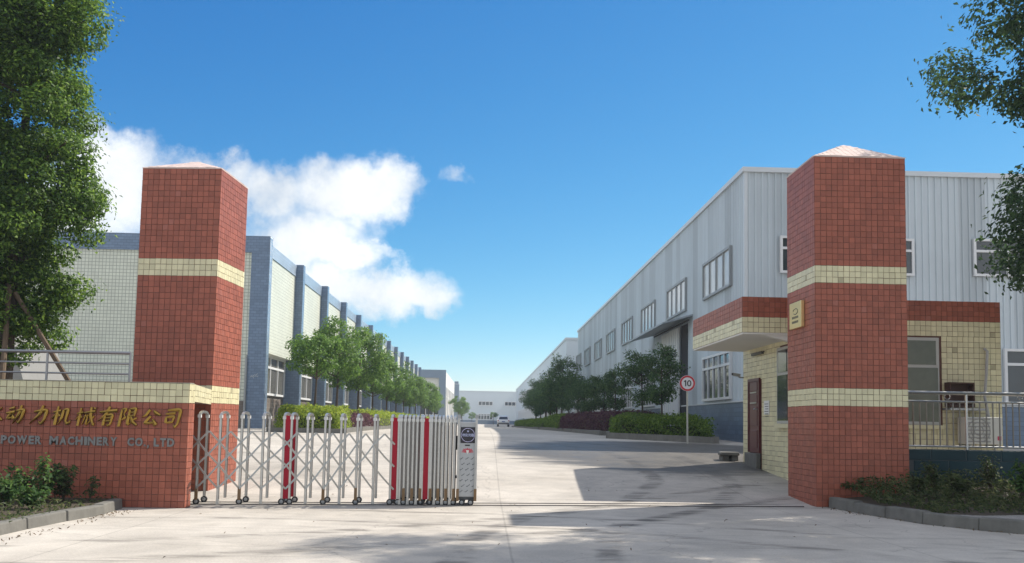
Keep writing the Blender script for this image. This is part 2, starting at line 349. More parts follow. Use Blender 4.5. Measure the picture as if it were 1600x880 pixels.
def ground_material():
    m = mat('yard concrete', (.4, .39, .37), .8); n, l = m.node_tree.nodes, m.node_tree.links; p = n['Principled BSDF']; p.inputs['Specular IOR Level'].default_value = .22
    g = n.new('ShaderNodeNewGeometry'); mm = lambda *a: M(*a, nodes=n, links=l)
    def noise(sc, det=6, ro=.6, vec=None, dist=0):
        t = n.new('ShaderNodeTexNoise'); t.inputs['Scale'].default_value = sc; t.inputs['Detail'].default_value = det; t.inputs['Roughness'].default_value = ro; t.inputs['Distortion'].default_value = dist
        l.new(vec or g.outputs['Position'], t.inputs['Vector']); return t.outputs['Fac']
    def rng_(v, a, b, c=0, d=1, sm=True):
        t = n.new('ShaderNodeMapRange'); t.interpolation_type = 'SMOOTHSTEP' if sm else 'LINEAR'
        for k, x in zip(('From Min', 'From Max', 'To Min', 'To Max'), (a, b, c, d)): t.inputs[k].default_value = x
        l.new(v, t.inputs['Value']); return t.outputs[0]
    s = n.new('ShaderNodeSeparateXYZ'); l.new(g.outputs['Position'], s.inputs[0]); X, Y = s.outputs[0], s.outputs[1]
    big, mid, fine = noise(.22, 5), noise(1.3, 8, .7, dist=.6), noise(38, 5, .7)
    stm = n.new('ShaderNodeMapping'); stm.inputs['Scale'].default_value = (.35, 1.6, 1); stm.inputs['Rotation'].default_value = (0, 0, .5); l.new(g.outputs['Position'], stm.inputs['Vector'])
    streak = noise(1.4, 7, .65, stm.outputs[0], 1.2)
    val = mm('ADD', mm('ADD', rng_(big, .3, .7, .84, 1.1), rng_(mid, .3, .75, -.14, .12)), rng_(fine, .25, .75, -.12, .12))
    # slab joints, cracks
    def joint(c, off, step, w): return rng_(mm('ABSOLUTE', mm('SUBTRACT', mm('FRACT', mm('ADD', mm('DIVIDE', mm('ADD', c, off), step), mm('MULTIPLY', mid, .004))), .5)), w/step*.3, w/step*.8, .8, 1)
    val = mm('MULTIPLY', val, mm('MULTIPLY', joint(X, 1.9, 4.4, .022), joint(Y, .6, 5.0, .03)))
    vo = n.new('ShaderNodeTexVoronoi'); vo.feature = 'DISTANCE_TO_EDGE'; vo.inputs['Scale'].default_value = .33
    wv = n.new('ShaderNodeVectorMath'); wv.operation = 'ADD'; nv_ = n.new('ShaderNodeTexNoise'); nv_.inputs['Scale'].default_value = 1.1; nv_.inputs['Detail'].default_value = 8; l.new(g.outputs['Position'], nv_.inputs['Vector']); l.new(g.outputs['Position'], wv.inputs[0]); l.new(nv_.outputs['Color'], wv.inputs[1]); l.new(wv.outputs[0], vo.inputs['Vector'])
    val = mm('MULTIPLY', val, rng_(vo.outputs['Distance'], 0, .006, .78, 1))
    # dark tyre and drip streaks
    val = mm('MULTIPLY', val, rng_(streak, .54, .72, 1, .74))
    spots = noise(6.5, 3, .5); val = mm('MULTIPLY', val, rng_(spots, .72, .78, 1, .72))
    for (cx_, cy_, r0, w_) in ((-9, 22, 12.2, .16), (-9, 22, 13.7, .18), (12, 9, 10.4, .14), (12, 9, 11.9, .15), (-3, 2, 10.6, .12), (-3, 2, 12.1, .12)):   # tyre tracks
        rr = mm('SQRT', mm('ADD', mm('POWER', mm('SUBTRACT', X, cx_), 2), mm('POWER', mm('SUBTRACT', Y, cy_), 2)))
        bd = rng_(mm('ABSOLUTE', mm('SUBTRACT', rr, mm('ADD', r0, mm('MULTIPLY', big, .8)))), w_*.5, w_*1.4, 1, 0)
        val = mm('MULTIPLY', val, mm('SUBTRACT', 1, mm('MULTIPLY', mm('MULTIPLY', bd, rng_(streak, .40, .6)), .42)))
    # grime along the gate track
    tr = mm('ABSOLUTE', mm('SUBTRACT', mm('SUBTRACT', Y, 15.5), mm('MULTIPLY', X, .13)))
    val = mm('MULTIPLY', val, mm('SUBTRACT', 1, mm('MULTIPLY', rng_(tr, .05, .5, .4, 0), rng_(mid, .4, .62))))
    # wet patch by the hedge
    wd = mm('ADD', mm('POWER', mm('DIVIDE', mm('SUBTRACT', X, 4.9), 4.2), 2), mm('POWER', mm('DIVIDE', mm('SUBTRACT', Y, 26.2), 5.0), 2))
    wet = rng_(mm('ADD', wd, mm('MULTIPLY', mm('SUBTRACT', streak, .5), 1.8)), .75, 1.35, 1, 0)
    puds = rng_(noise(.55, 4, .5, dist=.4), .66, .72)
    wet = mm('MAXIMUM', wet, mm('MULTIPLY', puds, .45))
    val = mm('MULTIPLY', val, mm('SUBTRACT', 1, mm('MULTIPLY', wet, .74)))
    warm = n.new('ShaderNodeMixRGB'); warm.inputs[1].default_value = (.52, .47, .405, 1); warm.inputs[2].default_value = (.48, .452, .415, 1); l.new(big, warm.inputs[0])
    sc = n.new('ShaderNodeVectorMath'); sc.operation = 'SCALE'; l.new(warm.outputs[0], sc.inputs[0]); l.new(val, sc.inputs['Scale']); l.new(sc.outputs[0], p.inputs['Base Color'])
    l.new(mm('SUBTRACT', rng_(mid, .3, .7, .74, .9), mm('MULTIPLY', wet, .3)), p.inputs['Roughness'])
    b = n.new('ShaderNodeBump'); b.inputs['Distance'].default_value = .006; b.inputs['Strength'].default_value = .5; l.new(mm('ADD', mm('MULTIPLY', fine, .5), mm('MULTIPLY', mid, 1)), b.inputs['Height']); l.new(b.outputs[0], p.inputs['Normal'])
    return m
GM = ground_material()
g = MB(); xs = [-700, -200, -40, -20, -10, -5, 0, 5, 10, 20, 40, 200, 700]
ys = [-150, -20, 0, 6, 10, 14, 16.6, 17.6, 18.8, 20, 21.5, 23.5, 25, 27, 29, 31, 33, 36, 39, 42, 50, 60, 80, 100, 125, 150, 200, 263, 400, 1400]
g.add([(x, y, gz(y)) for y in ys for x in xs], [(j*len(xs)+i, j*len(xs)+i+1, (j+1)*len(xs)+i+1, (j+1)*len(xs)+i) for j in range(len(ys)-1) for i in range(len(xs)-1)], GM)
o = struct('ground', g); o.data.polygons.foreach_set('use_smooth', [True]*len(o.data.polygons))

# ------------------------------------------------------------------ windows, text
def window(parent, o, u, v, W, H, cols=4, transom=.0, glass=GLASS, frame=ALUM, fw=.06, depth=.09, name='window'):
    """aluminium window on the rectangle o+[0,W]u+[0,H]v, outward normal u x v; frame mesh > panes"""
    u, v, o = V(u).normalized(), V(v).normalized(), V(o); n = u.cross(v); mb = MB()
    def bx(a0, a1, b0, b1, c1): mb.obox(o, u, v, n, (a0, a1), (b0, b1), (-.02, c1), frame)
    bx(0, W, 0, fw, depth); bx(0, W, H-fw, H, depth); bx(0, fw, fw, H-fw, depth); bx(W-fw, W, fw, H-fw, depth)
    th = H*(1-transom) if transom else H-fw
    if transom: bx(fw, W-fw, th-fw/2, th+fw/2, depth-.008)
    for i in range(1, cols): x = W*i/cols; bx(x-fw*.45, x+fw*.45, fw, H-fw, depth-.015)
    w = part(name, mb, parent)
    rows = [(fw, th-fw/2), (th+fw/2, H-fw)] if transom else [(fw, H-fw)]
    for (b0, b1) in rows:
        for i in range(cols):
            pm = MB(); a0, a1 = W*i/cols+fw*.45, W*(i+1)/cols-fw*.45; t = random.gauss(0, .003)
            pm.add([o+u*a0+v*b0+n*(.03+t), o+u*a1+v*b0+n*(.03-t), o+u*a1+v*b1+n*(.03-t), o+u*a0+v*b1+n*(.03+t)], [(0, 1, 2, 3)], glass)
            part('pane', pm, w)
    return w
_dg = None
def glyph(ch, size, ext, mt, name, parent, o, u, v, bold=0.0, shear=0.0, fit=None):
    c = bpy.data.curves.new('glyph', 'FONT'); c.body = ch; c.size = size; c.extrude = ext; c.offset = bold; c.shear = shear; c.bevel_depth = ext*.3; c.bevel_resolution = 0; c.resolution_u = 3
    t = bpy.data.objects.new('glyph_tmp', c); COL.objects.link(t)
    dg = bpy.context.evaluated_depsgraph_get(); me = bpy.data.meshes.new_from_object(t.evaluated_get(dg)); bpy.data.objects.remove(t); bpy.data.curves.remove(c)
    if not len(me.vertices): return None
    u, v = V(u).normalized(), V(v).normalized(); n = u.cross(v)
    if fit:
        xs_ = [q.co.x for q in me.vertices]; ys_ = [q.co.y for q in me.vertices]; fx_, fy_ = fit[0]/(max(xs_)-min(xs_)), fit[1]/(max(ys_)-min(ys_))
        me.transform(Matrix.Diagonal((fx_, fy_, 1, 1)) @ Matrix.Translation((-min(xs_), -min(ys_), 0)))
    B = Matrix((u, v, n)).transposed().to_4x4(); B.translation = V(o); me.transform(B); me.materials.clear(); me.materials.append(mt)
    return link(name, me, parent)

# ================================================================== GATE PILLARS
ZUP = V((0, 0, 1))
def pillar(label, A, u, W, D, z0, ztop, bands, apex):
    """A = front left corner; u = along the front; red glazed tiles with cream bands, pyramid cap"""
    u = V(u).normalized(); w = V((-u.y, u.x, 0)); A = V((A[0], A[1], 0))
    t = thing('gate_pillar', label, 'pillar', (A.x, A.y, z0), 'gate pillars')
    mb = MB(); mb.obox(A, u, w, ZUP, (0, W), (0, D), (z0-.15, ztop), GROUT); part('shaft', mb, t)
    T = Tiles()
    def mf(zr, a):
        z = z0+zr
        return YEL if any(b0 < z < b1 for b0, b1 in bands) else RED
    H = ztop-z0
    for o_, d_, L in ((A, u, W), (A+u*W, w, D), (A+w*D, -w, D)):
        T.face(o_+ZUP*z0, d_, ZUP, L, H, .1, mf)
    c = A+u*W/2+w*D/2
    ov = .012
    B = [A-u*ov-w*ov, A+u*(W+ov)-w*ov, A+u*(W+ov)+w*(D+ov), A-u*ov+w*(D+ov)]
    cp = MB(); cp.add([p+ZUP*(ztop) for p in B]+[p+ZUP*(ztop+.015) for p in B]+[c+ZUP*apex], [(3, 2, 1, 0), (0, 1, 5, 4), (1, 2, 6, 5), (2, 3, 7, 6), (3, 0, 4, 7), (4, 5, 8), (5, 6, 8), (6, 7, 8), (7, 4, 8)], PINK)
    cap = part('cap', cp, t)
    for (p, q) in ((B[0], B[1]), (B[1], B[2]), (B[3], B[0])):
        e = (q-p); L = e.length; e.normalize(); mid = (p+q)/2+ZUP*(ztop+.016); sl_ = (c+ZUP*apex)-mid; S = sl_.length
        T2 = Tiles(); T2.face(p+ZUP*(ztop+.018), e, sl_, L, S, .1, lambda r_, a: PINK, skip=lambda a, b: a < L/2*b/S+.07 or a > L-L/2*b/S-.07)
        T2.done(cap, 300)
    T.done(t, 300)
    return t
LPY, RPY = 17.2, 16.4
lu = V((math.cos(R(4)), -math.sin(R(4)), 0)); lW = 1.40
lc = at(331, 598, LPY); lA = V((lc.x, lc.y, 0))-lu*lW
LPB = [(at(330, 627, LPY).z, at(330, 600, LPY).z), (at(337, 430.5, LPY).z, at(337, 404, LPY).z)]
lp = pillar('red tiled gate pillar with cream bands rising behind the sign wall', lA, lu, lW, 1.5, gz(LPY), at(343, 264, LPY).z, LPB, at(315, 251, 17.9).z)
rA = at(1275, 640, RPY); rB = at(1419, 640, RPY)
RPB = [(at(1300, 632, RPY).z, at(1300, 602, RPY).z), (at(1300, 440, RPY).z, at(1300, 412, RPY).z)]
rp = pillar('red tiled gate pillar with brass plaque in front of the guardhouse', rA, (1, 0, 0), rB.x-rA.x, 1.52, 0, at(1272, 244.5, RPY).z, RPB, at(1340, 227, 17.15).z)
# dark plinth notch and loop of wire
mb = MB(); cx_ = atx(376, 386, lc.x+.04); ring = [cx_+V((.02, math.cos(a)*.09, math.sin(a)*.075)) for a in np.linspace(0, 6.283, 17)]
mb.tube(ring, .008, BLACKR, 5); o = solo('wire_loop', mb, 'small loop of black wire on the side of the pillar behind the sign wall', 'wire')
# brass plaque on the road side of the right pillar
BRASS = mat('polished brass', (.83, .64, .30), .34, .12, 3, metal=.8)
q0, q1 = atx(1240, 516, rA.x), atx(1258, 469, rA.x)
pl = thing('plaque', 'polished brass plaque fixed to the road side of the right gate pillar', 'plaque', (rA.x-.04, q1.y, q0.z))
mb = MB(); mb.box(rA.x-.075, rA.x-.012, q1.y, q0.y, q0.z, q1.z, BRASS); bevel(part('plate', mb, pl), .006)
INK = mat('engraved black', (.02, .02, .02), .5)
mb = MB(); xx = rA.x-.0765; ym, zm = (q0.y+q1.y)/2, (q0.z+q1.z)/2
mb.tube([V((xx, ym-.02+math.cos(a)*.13, q1.z-.17+math.sin(a)*.05)) for a in np.linspace(.3, 5.6, 14)], .006, INK, 4)
part('emblem', mb, pl)
for k, dz in enumerate((-.075, .0)):
    mb = MB()
    for i in range(6): mb.box(xx, xx+.004, ym-.17+i*.06, ym-.17+i*.06+.04, zm-.06+dz*1.1, zm-.02+dz*1.1, INK)
    tag(part('inscription', mb, pl), kind='stuff')

# ================================================================== SIGN WALL
WY = 14.3
wr = at(291.5, 700, WY).x; wtop = at(293, 599.5, WY).z; wband = at(293, 627.5, WY).z
sw = thing('sign_wall', 'low red tiled wall with cream band and raised company name letters', 'wall', (wr, WY, 0))
XL = -14.0
mb = MB(); mb.box(XL, wr, WY, WY+.26, -.1, wtop, GROUT)
pr = lA+lu*lW   # pillar front right corner: the gate pocket is roofed from the wall back to it
mb.hexa([(XL, WY+.262, wband), (wr, WY+.262, wband), (pr.x, pr.y-.01, wband), (XL, pr.y+.5, wband), (XL, WY+.262, wtop-.004), (wr, WY+.262, wtop-.004), (pr.x, pr.y-.01, wtop-.004), (XL, pr.y+.5, wtop-.004)], GROUT)
mb.box(XL, lA.x-.01, pr.y+.1, pr.y+.3, -.1, wband-.003, GROUT)
part('wall_body', mb, sw)
T = Tiles(); mf = lambda zr, a: YEL if zr > wband else RED
T.face((wr-.0925*56, WY, 0), (1, 0, 0), ZUP, .0925*56, wtop, .0925, mf)
T.face((wr, WY, 0), (0, 1, 0), ZUP, .28, wtop, .0925, mf)
e = V((pr.x-wr, pr.y-.01-(WY+.28), 0)); T.face((wr, WY+.28, wband), e, ZUP, e.length, wtop-wband, .0925, lambda a, b: YEL)
T.done(sw, 300)
mb = MB(); mb.box(XL, wr-.0925*56, WY-.002, WY+.01, 0, wtop, RED); part('render_strip', mb, sw)
mb = MB(); mb.box(XL, wr+.012, WY-.014, WY+.20, wtop, wtop+.012, mat('mortar', (.33, .31, .25), .9, .3, 9)); part('coping', mb, sw)
# lettering
def wz(px, py): return at(px, py, WY-.012)
gold = '动力机械有限公司'; centres = [(25, 648), (64, 649), (97, 650), (135, 651.5), (169, 651), (202, 652), (236, 652), (270, 653)]
# the last character in view of the part of the name that runs out of the picture
STR = {'水': [[(-.62, .2), (-.2, .12), (-.5, -.35), (-.75, -.6)], [(.75, .5), (.3, .12)], [(.1, .25), (.4, -.2), (.95, -.55)], [(0, .95), (0, -.85), (-.22, -.65)]]}
BRUSH = {   # brush strokes on a unit square (-1..1): each stroke a polyline of (x, y, width)
 '动': [[(-.75, .55, .09), (-.2, .68, .13)], [(-.95, .12, .1), (-.1, .25, .15)], [(-.5, .15, .12), (-.78, -.42, .1), (-.15, -.3, .14)], [(-.3, -.02, .07), (-.1, -.42, .15)], [(.05, .38, .1), (.82, .52, .15), (.72, -.35, .16), (.5, -.85, .1), (.32, -.62, .05)], [(.48, .95, .1), (.38, .1, .13), (-.1, -.9, .05)]],
 '力': [[(-.7, .35, .09), (.62, .55, .15), (.5, -.45, .17), (.22, -.9, .1), (-.02, -.6, .04)], [(.12, 1.0, .11), (-.05, .1, .15), (-.95, -.85, .04)]],
 '机': [[(-.9, .35, .09), (-.15, .5, .13)], [(-.5, .95, .1), (-.5, -.9, .13)], [(-.5, .3, .1), (-.95, -.3, .05)], [(-.42, .2, .07), (-.2, -.05, .12)], [(.12, .6, .11), (.08, -.2, .12), (-.2, -.85, .05)], [(.12, .6, .1), (.6, .68, .13), (.52, -.5, .14), (.72, -.8, .13), (1.0, -.62, .08), (.98, -.35, .04)]],
 '械': [[(-.95, .3, .08), (-.35, .42, .11)], [(-.65, .9, .09), (-.65, -.9, .11)], [(-.65, .25, .08), (-.98, -.3, .04)], [(-.58, .1, .06), (-.42, -.1, .1)], [(-.25, .4, .08), (.9, .56, .12)], [(.4, 1.0, .1), (.5, .0, .12), (.95, -.9, .14), (1.0, -.55, .04)], [(.85, .1, .1), (.2, -.85, .04)], [(-.2, .0, .07), (.3, .07, .1)], [(-.05, .25, .08), (-.25, -.75, .04)], [(.18, .25, .08), (.15, -.75, .08)], [(.65, .95, .06), (.85, .78, .11)]],
 '有': [[(-.9, .42, .1), (.9, .62, .15)], [(.05, 1.0, .11), (-.2, .2, .14), (-.98, -.5, .04)], [(-.25, .1, .1), (-.3, -.9, .12)], [(-.25, .1, .1), (.5, .2, .14), (.45, -.75, .15), (.2, -.95, .08), (.1, -.75, .04)], [(-.2, -.2, .07), (.38, -.12, .09)], [(-.2, -.5, .07), (.38, -.42, .09)]],
 '限': [[(-.85, .75, .1), (-.4, .82, .12), (-.6, .3, .08), (-.35, -.05, .12), (-.7, -.3, .05)], [(-.85, .75, .1), (-.85, -.95, .12)], [(-.02, .8, .1), (.6, .88, .13), (.55, .1, .12)], [(.0, .45, .07), (.5, .5, .09)], [(0, .12, .07), (.55, .16, .09)], [(-.02, .8, .11), (-.02, -.8, .13), (.35, -.5, .05)], [(.85, -.05, .1), (.45, -.3, .06)], [(.2, .1, .09), (.5, -.5, .13), (1.0, -.8, .15)]],
 '公': [[(-.2, .75, .13), (-.5, .2, .11), (-.95, -.05, .04)], [(.2, .65, .08), (.5, .4, .14), (1.0, .2, .13)], [(.02, .1, .12), (-.55, -.65, .12), (.5, -.52, .13)], [(.25, -.2, .08), (.7, -.8, .17)]],
 '司': [[(-.6, .75, .1), (.75, .85, .15), (.68, -.6, .16), (.45, -.95, .1), (.25, -.7, .04)], [(-.75, .38, .08), (.25, .48, .11)], [(-.65, .05, .1), (-.58, -.5, .12)], [(-.65, .05, .1), (.2, .14, .12), (.1, -.42, .11)], [(-.55, -.5, .09), (.15, -.4, .1)]],
 '水': [[(0, .95, .12), (0, -.8, .15), (-.25, -.6, .04)], [(-.75, .35, .08), (-.2, .4, .12), (-.85, -.55, .04)], [(.75, .65, .1), (.25, .2, .05)], [(.15, .3, .08), (.5, -.25, .14), (1.0, -.6, .16)]]}
def brush_char(ch, c, s, parent, mt):
    mb = MB()
    for st in BRUSH[ch]:
        # resample smooth, varying-width ribbon with thickness
        P = np.array(st); tt = np.linspace(0, len(P)-1, 6*(len(P)-1)+1); q = np.stack([np.interp(tt, range(len(P)), P[:, k]) for k in range(3)], 1)
        for _ in range(2): q[1:-1] = .25*q[:-2]+.5*q[1:-1]+.25*q[2:]
        d = np.gradient(q[:, :2], axis=0); d /= np.linalg.norm(d, axis=1, keepdims=True)+1e-9; nn = np.stack([-d[:, 1], d[:, 0]], 1)
        wd = q[:, 2:3]*(1+.25*np.sin(tt*2.2))[:, None]
        Lf, Rt = q[:, :2]+nn*wd, q[:, :2]-nn*wd; n_ = len(q)
        vs = []; jz = random.uniform(0, .004)
        for (a, dep) in ((Lf, .0), (Rt, .0), (Lf*.97+q[:, :2]*.03, .028+jz), (Rt*.97+q[:, :2]*.03, .028+jz)):
            vs += [(c.x+(x+.18*y)*s*.95, c.y-dep, c.z+y*s) for x, y in a]
        mid = [(c.x+(x+.18*y)*s*.95, c.y-.036-jz, c.z+y*s) for x, y in q[:, :2]]
        vs += mid; fs = []
        for i in range(n_-1):
            fs += [(2*n_+i, 2*n_+i+1, 4*n_+i+1, 4*n_+i), (4*n_+i, 4*n_+i+1, 3*n_+i+1, 3*n_+i), (i, i+1, 2*n_+i+1, 2*n_+i), (3*n_+i, 3*n_+i+1, n_+i+1, n_+i)]
        fs += [(0, 2*n_, 4*n_, 3*n_, n_), (n_-1, 2*n_-1, 4*n_-1, 5*n_-1, 3*n_-1)]
        mb.add(vs, fs, mt)
    return part('letter', mb, parent)
for ch, (px, py) in zip(gold, centres): brush_char(ch, wz(px, py), .142, sw, GOLD)
brush_char('水', wz(-9, 647), .142, sw, GOLD)
words = [('POWER', (0, 1, 66.5)), ('MACHINERY', (0, 77, 184)), ('CO.,', (0, 199, 235)), ('LTD', (0, 240, 274))]
adv = {'P': .62, 'O': .8, 'W': 1.02, 'E': .58, 'R': .66, 'M': .92, 'A': .76, 'C': .7, 'H': .78, 'I': .34, 'N': .8, 'Y': .7, '.': .3, ',': .3, 'L': .56, 'T': .66, 'D': .76}
for wd, (_, x0, x1) in words:
    tot = sum(adv[c] for c in wd); x = x0
    for c in wd:
        w_ = adv[c]/tot*(x1-x0); p0 = wz(x, 695.5+(x-130)*.0188+.5)
        ww = w_*.0093*.86; glyph(c, .165, .010, GREYL, 'letter', sw, p0-(ZUP*.03 if c == ',' else ZUP*0), (1, 0, 0), ZUP, bold=.006, fit=(ww, .125) if c.isalpha() else (.03, .03 if c == '.' else .055))
        x += w_

# stainless rail above the sign wall
rl = thing('handrail', 'grey three bar handrail above the sign wall beside the left pillar', 'railing', (-8, 16, wtop))
RY = 15.9; xr = at(203, 580, RY).x
for k, (py, r_) in enumerate(((552, .026), (569, .014), (585, .014))):
    z = at(203, py, RY).z; mb = MB(); mb.tube([(XL, RY, z), (xr, RY, z)], r_, GREYST, 8); part('rail', mb, rl)
for px in (203, 73, -57, -187):
    x = at(px, 580, RY).x; mb = MB(); mb.tube([(x, RY, wtop-.01), (x, RY, at(203, 552, RY).z)], .02, GREYST, 8); part('post', mb, rl)

# ================================================================== RETRACTABLE GATE
g0 = at(300, 655, 14.92); g1 = at(745, 661, 15.58); gd = V((g1.x-g0.x, g1.y-g0.y, 0)).normalized(); gn = V((0, 1, 0))
def gp(px):   # point of the gate line seen in column px (ground level)
    d = ray(px, 700); a = V((g0.x, g0.y)); b = V((gd.x, gd.y)); k = V((d.x, d.y)); det = k.x*b.y-k.y*b.x
    s_ = (a.x*b.y-a.y*b.x)/det; return V((d.x*s_, d.y*s_, 0))
gate = thing('retractable_gate', 'stainless steel folding gate with red posts drawn across the left half of the entrance', 'gate', (g0.x, g0.y, 0))
GH, GD = 1.375, .42
open_px = [250, 276, 310, 343.4, 377, 410.6, 449, 480, 507.5, 532.5, 558, 584.7, 617]
pack1 = list(np.linspace(626, 658, 6)); pack2 = list(np.linspace(674, 710, 7))
posts = open_px+pack1+[666]+pack2
redp = {449, 617, 666}
SHADOWC = mat('painted shadow strip', (.05, .042, .036), .5)  # dark strips on the legs stand in for shadow between the posts
def post_mesh():
    mb = MB(); O = V((0, 0, 0)); w = .015
    for s in (0, GD): mb.obox(O+gn*s, gd, gn, ZUP, (-w, w), (-w, w), (.07, GH-.05), STEEL); mb.obox(O+gn*s, gd, gn, ZUP, (-w-.004, w+.004), (-.010, .012), (.075, GH-.09), SHADOWC)
    pts = [gn*(GD/2-math.cos(a)*GD/2)+ZUP*(GH-.05+math.sin(a)*.055) for a in np.linspace(0, math.pi, 9)]
    for a, b in zip(pts[:-1], pts[1:]): mb.bar(a, b+(b-a)*.12, .034, .036, gd, STEEL)
    return mb.mesh('post_frame')
PM = post_mesh()
CAPM = MB(); CAPM.obox(V((0, 0, 0)), gd, gn, ZUP, (-.024, .024), (-.024, .024), (GH-.085, GH-.04), CAPW); CAPM = CAPM.mesh('cap')
def wheel_mesh():
    mb = MB(); k = 14; r_ = .048; w = .018
    for (ra, rb, mt) in ((r_, r_, BLACKR),):
        vs = [V((0, 0, r_))+gd*math.cos(a)*rr+ZUP*math.sin(a)*rr+gn*dd for (rr, dd) in ((r_, -w), (r_, w), (r_*.6, -w), (r_*.6, w)) for a in np.linspace(0, 2*math.pi, k, endpoint=False)]
        fs = []
        for i in range(k): j = (i+1) % k; fs += [(i, j, k+j, k+i), (2*k+i, 2*k+j, j, i), (k+i, k+j, 3*k+j, 3*k+i)]
        mb.add(vs, fs, BLACKR)
        vs = [V((0, 0, r_))+gn*d for d in (-w*.7, w*.7)]+[V((0, 0, r_))+gd*math.cos(a)*r_*.61+ZUP*math.sin(a)*r_*.61+gn*d for d in (-w*.5, w*.5) for a in np.linspace(0, 2*math.pi, k, endpoint=False)]
        mb.add(vs, [(0, 2+i, 2+(i+1) % k) for i in range(k)]+[(1, 2+k+(i+1) % k, 2+k+i) for i in range(k)], GREYST)
    return mb.mesh('wheel')
WM = wheel_mesh()
BRN = mat('amber plastic', (.19, .11, .045), .4)
SHM = MB(); SHM.obox(V((0, 0, 0)), gd, gn, ZUP, (-.022, .022), (-.03, -.019), (.07, .26), BRN); SHM = SHM.mesh('wheel_guard')
def at_gate(name, me, p, parent=gate):
    o = bpy.data.objects.new(name, me); COL.objects.link(o); o.parent = parent; o.matrix_parent_inverse = Matrix.Translation(-LOCS[gate.name]); o.location = p; return o
for i, px in enumerate(posts):
    p = gp(px)
    if px in redp:
        for s in (-.055, .055): at_gate('post_frame', PM, p+gd*s); at_gate('cap', CAPM, p+gd*s); at_gate('cap', CAPM, p+gd*s+gn*GD)
        for s in (0, GD):
            mb = MB(); mb.obox(p+gn*s, gd, gn, ZUP, (-.042, .042), (-.014, .014), (.09, GH-.03), REDP); bevel(part('red_panel', mb, gate), .006)
        for s in (-.06, .06):
            for d in (0, GD): at_gate('wheel', WM, p+gd*s+gn*d)
        continue
    at_gate('post_frame', PM, p); at_gate('cap', CAPM, p); at_gate('cap', CAPM, p+gn*GD)
    if i % 2 == 0:
        for d in (0, GD): at_gate('wheel', WM, p+gn*d)
        at_gate('wheel_guard', SHM, p)
    else:
        fm = MB(); fm.obox(p, gd, gn, ZUP, (-.02, .02), (-.02, .02), (.005, .08), STEEL); part('foot', fm, gate)
LZ = [1.09, .93, .745, .59, .405, .24]
nodes_ = []   # half-bay stations: mids and posts alternating
for a, b in zip(posts[:-1], posts[1:]): nodes_ += [(gp(a), 'p'), ((gp(a)+gp(b))/2, 'm')]
nodes_.append((gp(posts[-1]), 'p'))
nodes_ = nodes_[:25]
for side, dd in ((0, -.032),):
    for i, (q, k) in enumerate(nodes_):
        for s in (1, -1):
            if k != 'm': continue
            j = i; pts = []
            for z in LZ:
                if 0 <= j < len(nodes_): pts.append(nodes_[j][0]+ZUP*z+gn*(dd+s*.008))
                j += s
            if len(pts) > 1:
                mb = MB()
                for a, b in zip(pts[:-1], pts[1:]): mb.bar(a, b, .026, .008, gn, LATT)
                part('lattice_bar', mb, gate)
# drive head with display
da, db = gp(716.5), gp(744); DW = (db-da).length
dh = MB(); dh.obox(da, gd, gn, ZUP, (0, DW), (-.02, .40), (.13, 1.30), mat('satin steel sheet', (.42, .43, .44), .45, .1, 4, metal=.35)); dhp = bevel(part('drive_box', dh, gate), .012)
dk = MB(); dk.obox(da, gd, gn, ZUP, (.01, DW-.01), (-.012, .39), (.085, .13), mat('dark steel', (.05, .055, .06), .5)); part('chassis', dk, gate)
for s in (0, DW):
    mb = MB(); mb.obox(da+gd*s, gd, gn, ZUP, (-.018, .018), (-.05, -.022), (.09, GH), STEEL); part('corner_post', mb, gate)
    mb = MB(); mb.obox(da+gd*s, gd, gn, ZUP, (-.024, .024), (-.056, -.018), (GH-.02, GH+.04), GREYST); part('cap', mb, gate)
    at_gate('wheel_guard', SHM, da+gd*s-gn*.035)
for s in (.07, DW-.07):
    for d in (-.03, .38): o = at_gate('wheel', WM, da+gd*s+gn*d); o.scale = (1, 1, 1)
scr = MB(); scr.obox(da, gd, gn, ZUP, (.03, DW-.02), (-.028, -.021), (.97, 1.22), mat('display screen', (.008, .008, .02), .15)); scp = part('screen', scr, gate)
EMB = bpy.data.materials.new('blue led'); EMB.use_nodes = True; EMB.node_tree.nodes['Principled BSDF'].inputs['Emission Color'].default_value = (.16, .12, .7, 1); EMB.node_tree.nodes['Principled BSDF'].inputs['Emission Strength'].default_value = .3
EMW = bpy.data.materials.new('white led'); EMW.use_nodes = True; EMW.node_tree.nodes['Principled BSDF'].inputs['Emission Color'].default_value = (.5, .55, .8, 1); EMW.node_tree.nodes['Principled BSDF'].inputs['Base Color'].default_value = (.25, .27, .4, 1); EMW.node_tree.nodes['Principled BSDF'].inputs['Emission Strength'].default_value = .2
sc_c = da+gd*(DW/2+.005)+ZUP*1.095-gn*.0295
mb = MB(); mb.tube([sc_c+gd*math.cos(a)*.106+ZUP*math.sin(a)*.106 for a in np.linspace(0, 2*math.pi, 25)], .0025, EMB, 4); part('display_ring', mb, scp)
for i, ch in enumerate('欢迎光临'): glyph(ch, .05, .0005, EMW, 'display_character', scp, sc_c+gd*(-.092+i*.047)-ZUP*.018, gd, ZUP, bold=.0008)
mb = MB(); sp = [sc_c+gd*math.sin(a*math.pi/5)*(.022 if a % 2 == 0 else .009)+ZUP*(.06+math.cos(a*math.pi/5)*(.022 if a % 2 == 0 else .009)) for a in range(10)]
mb.add(sp+[sc_c+ZUP*.06], [(i, (i+1) % 10, 10) for i in range(10)], EMW); part('display_star', mb, scp)
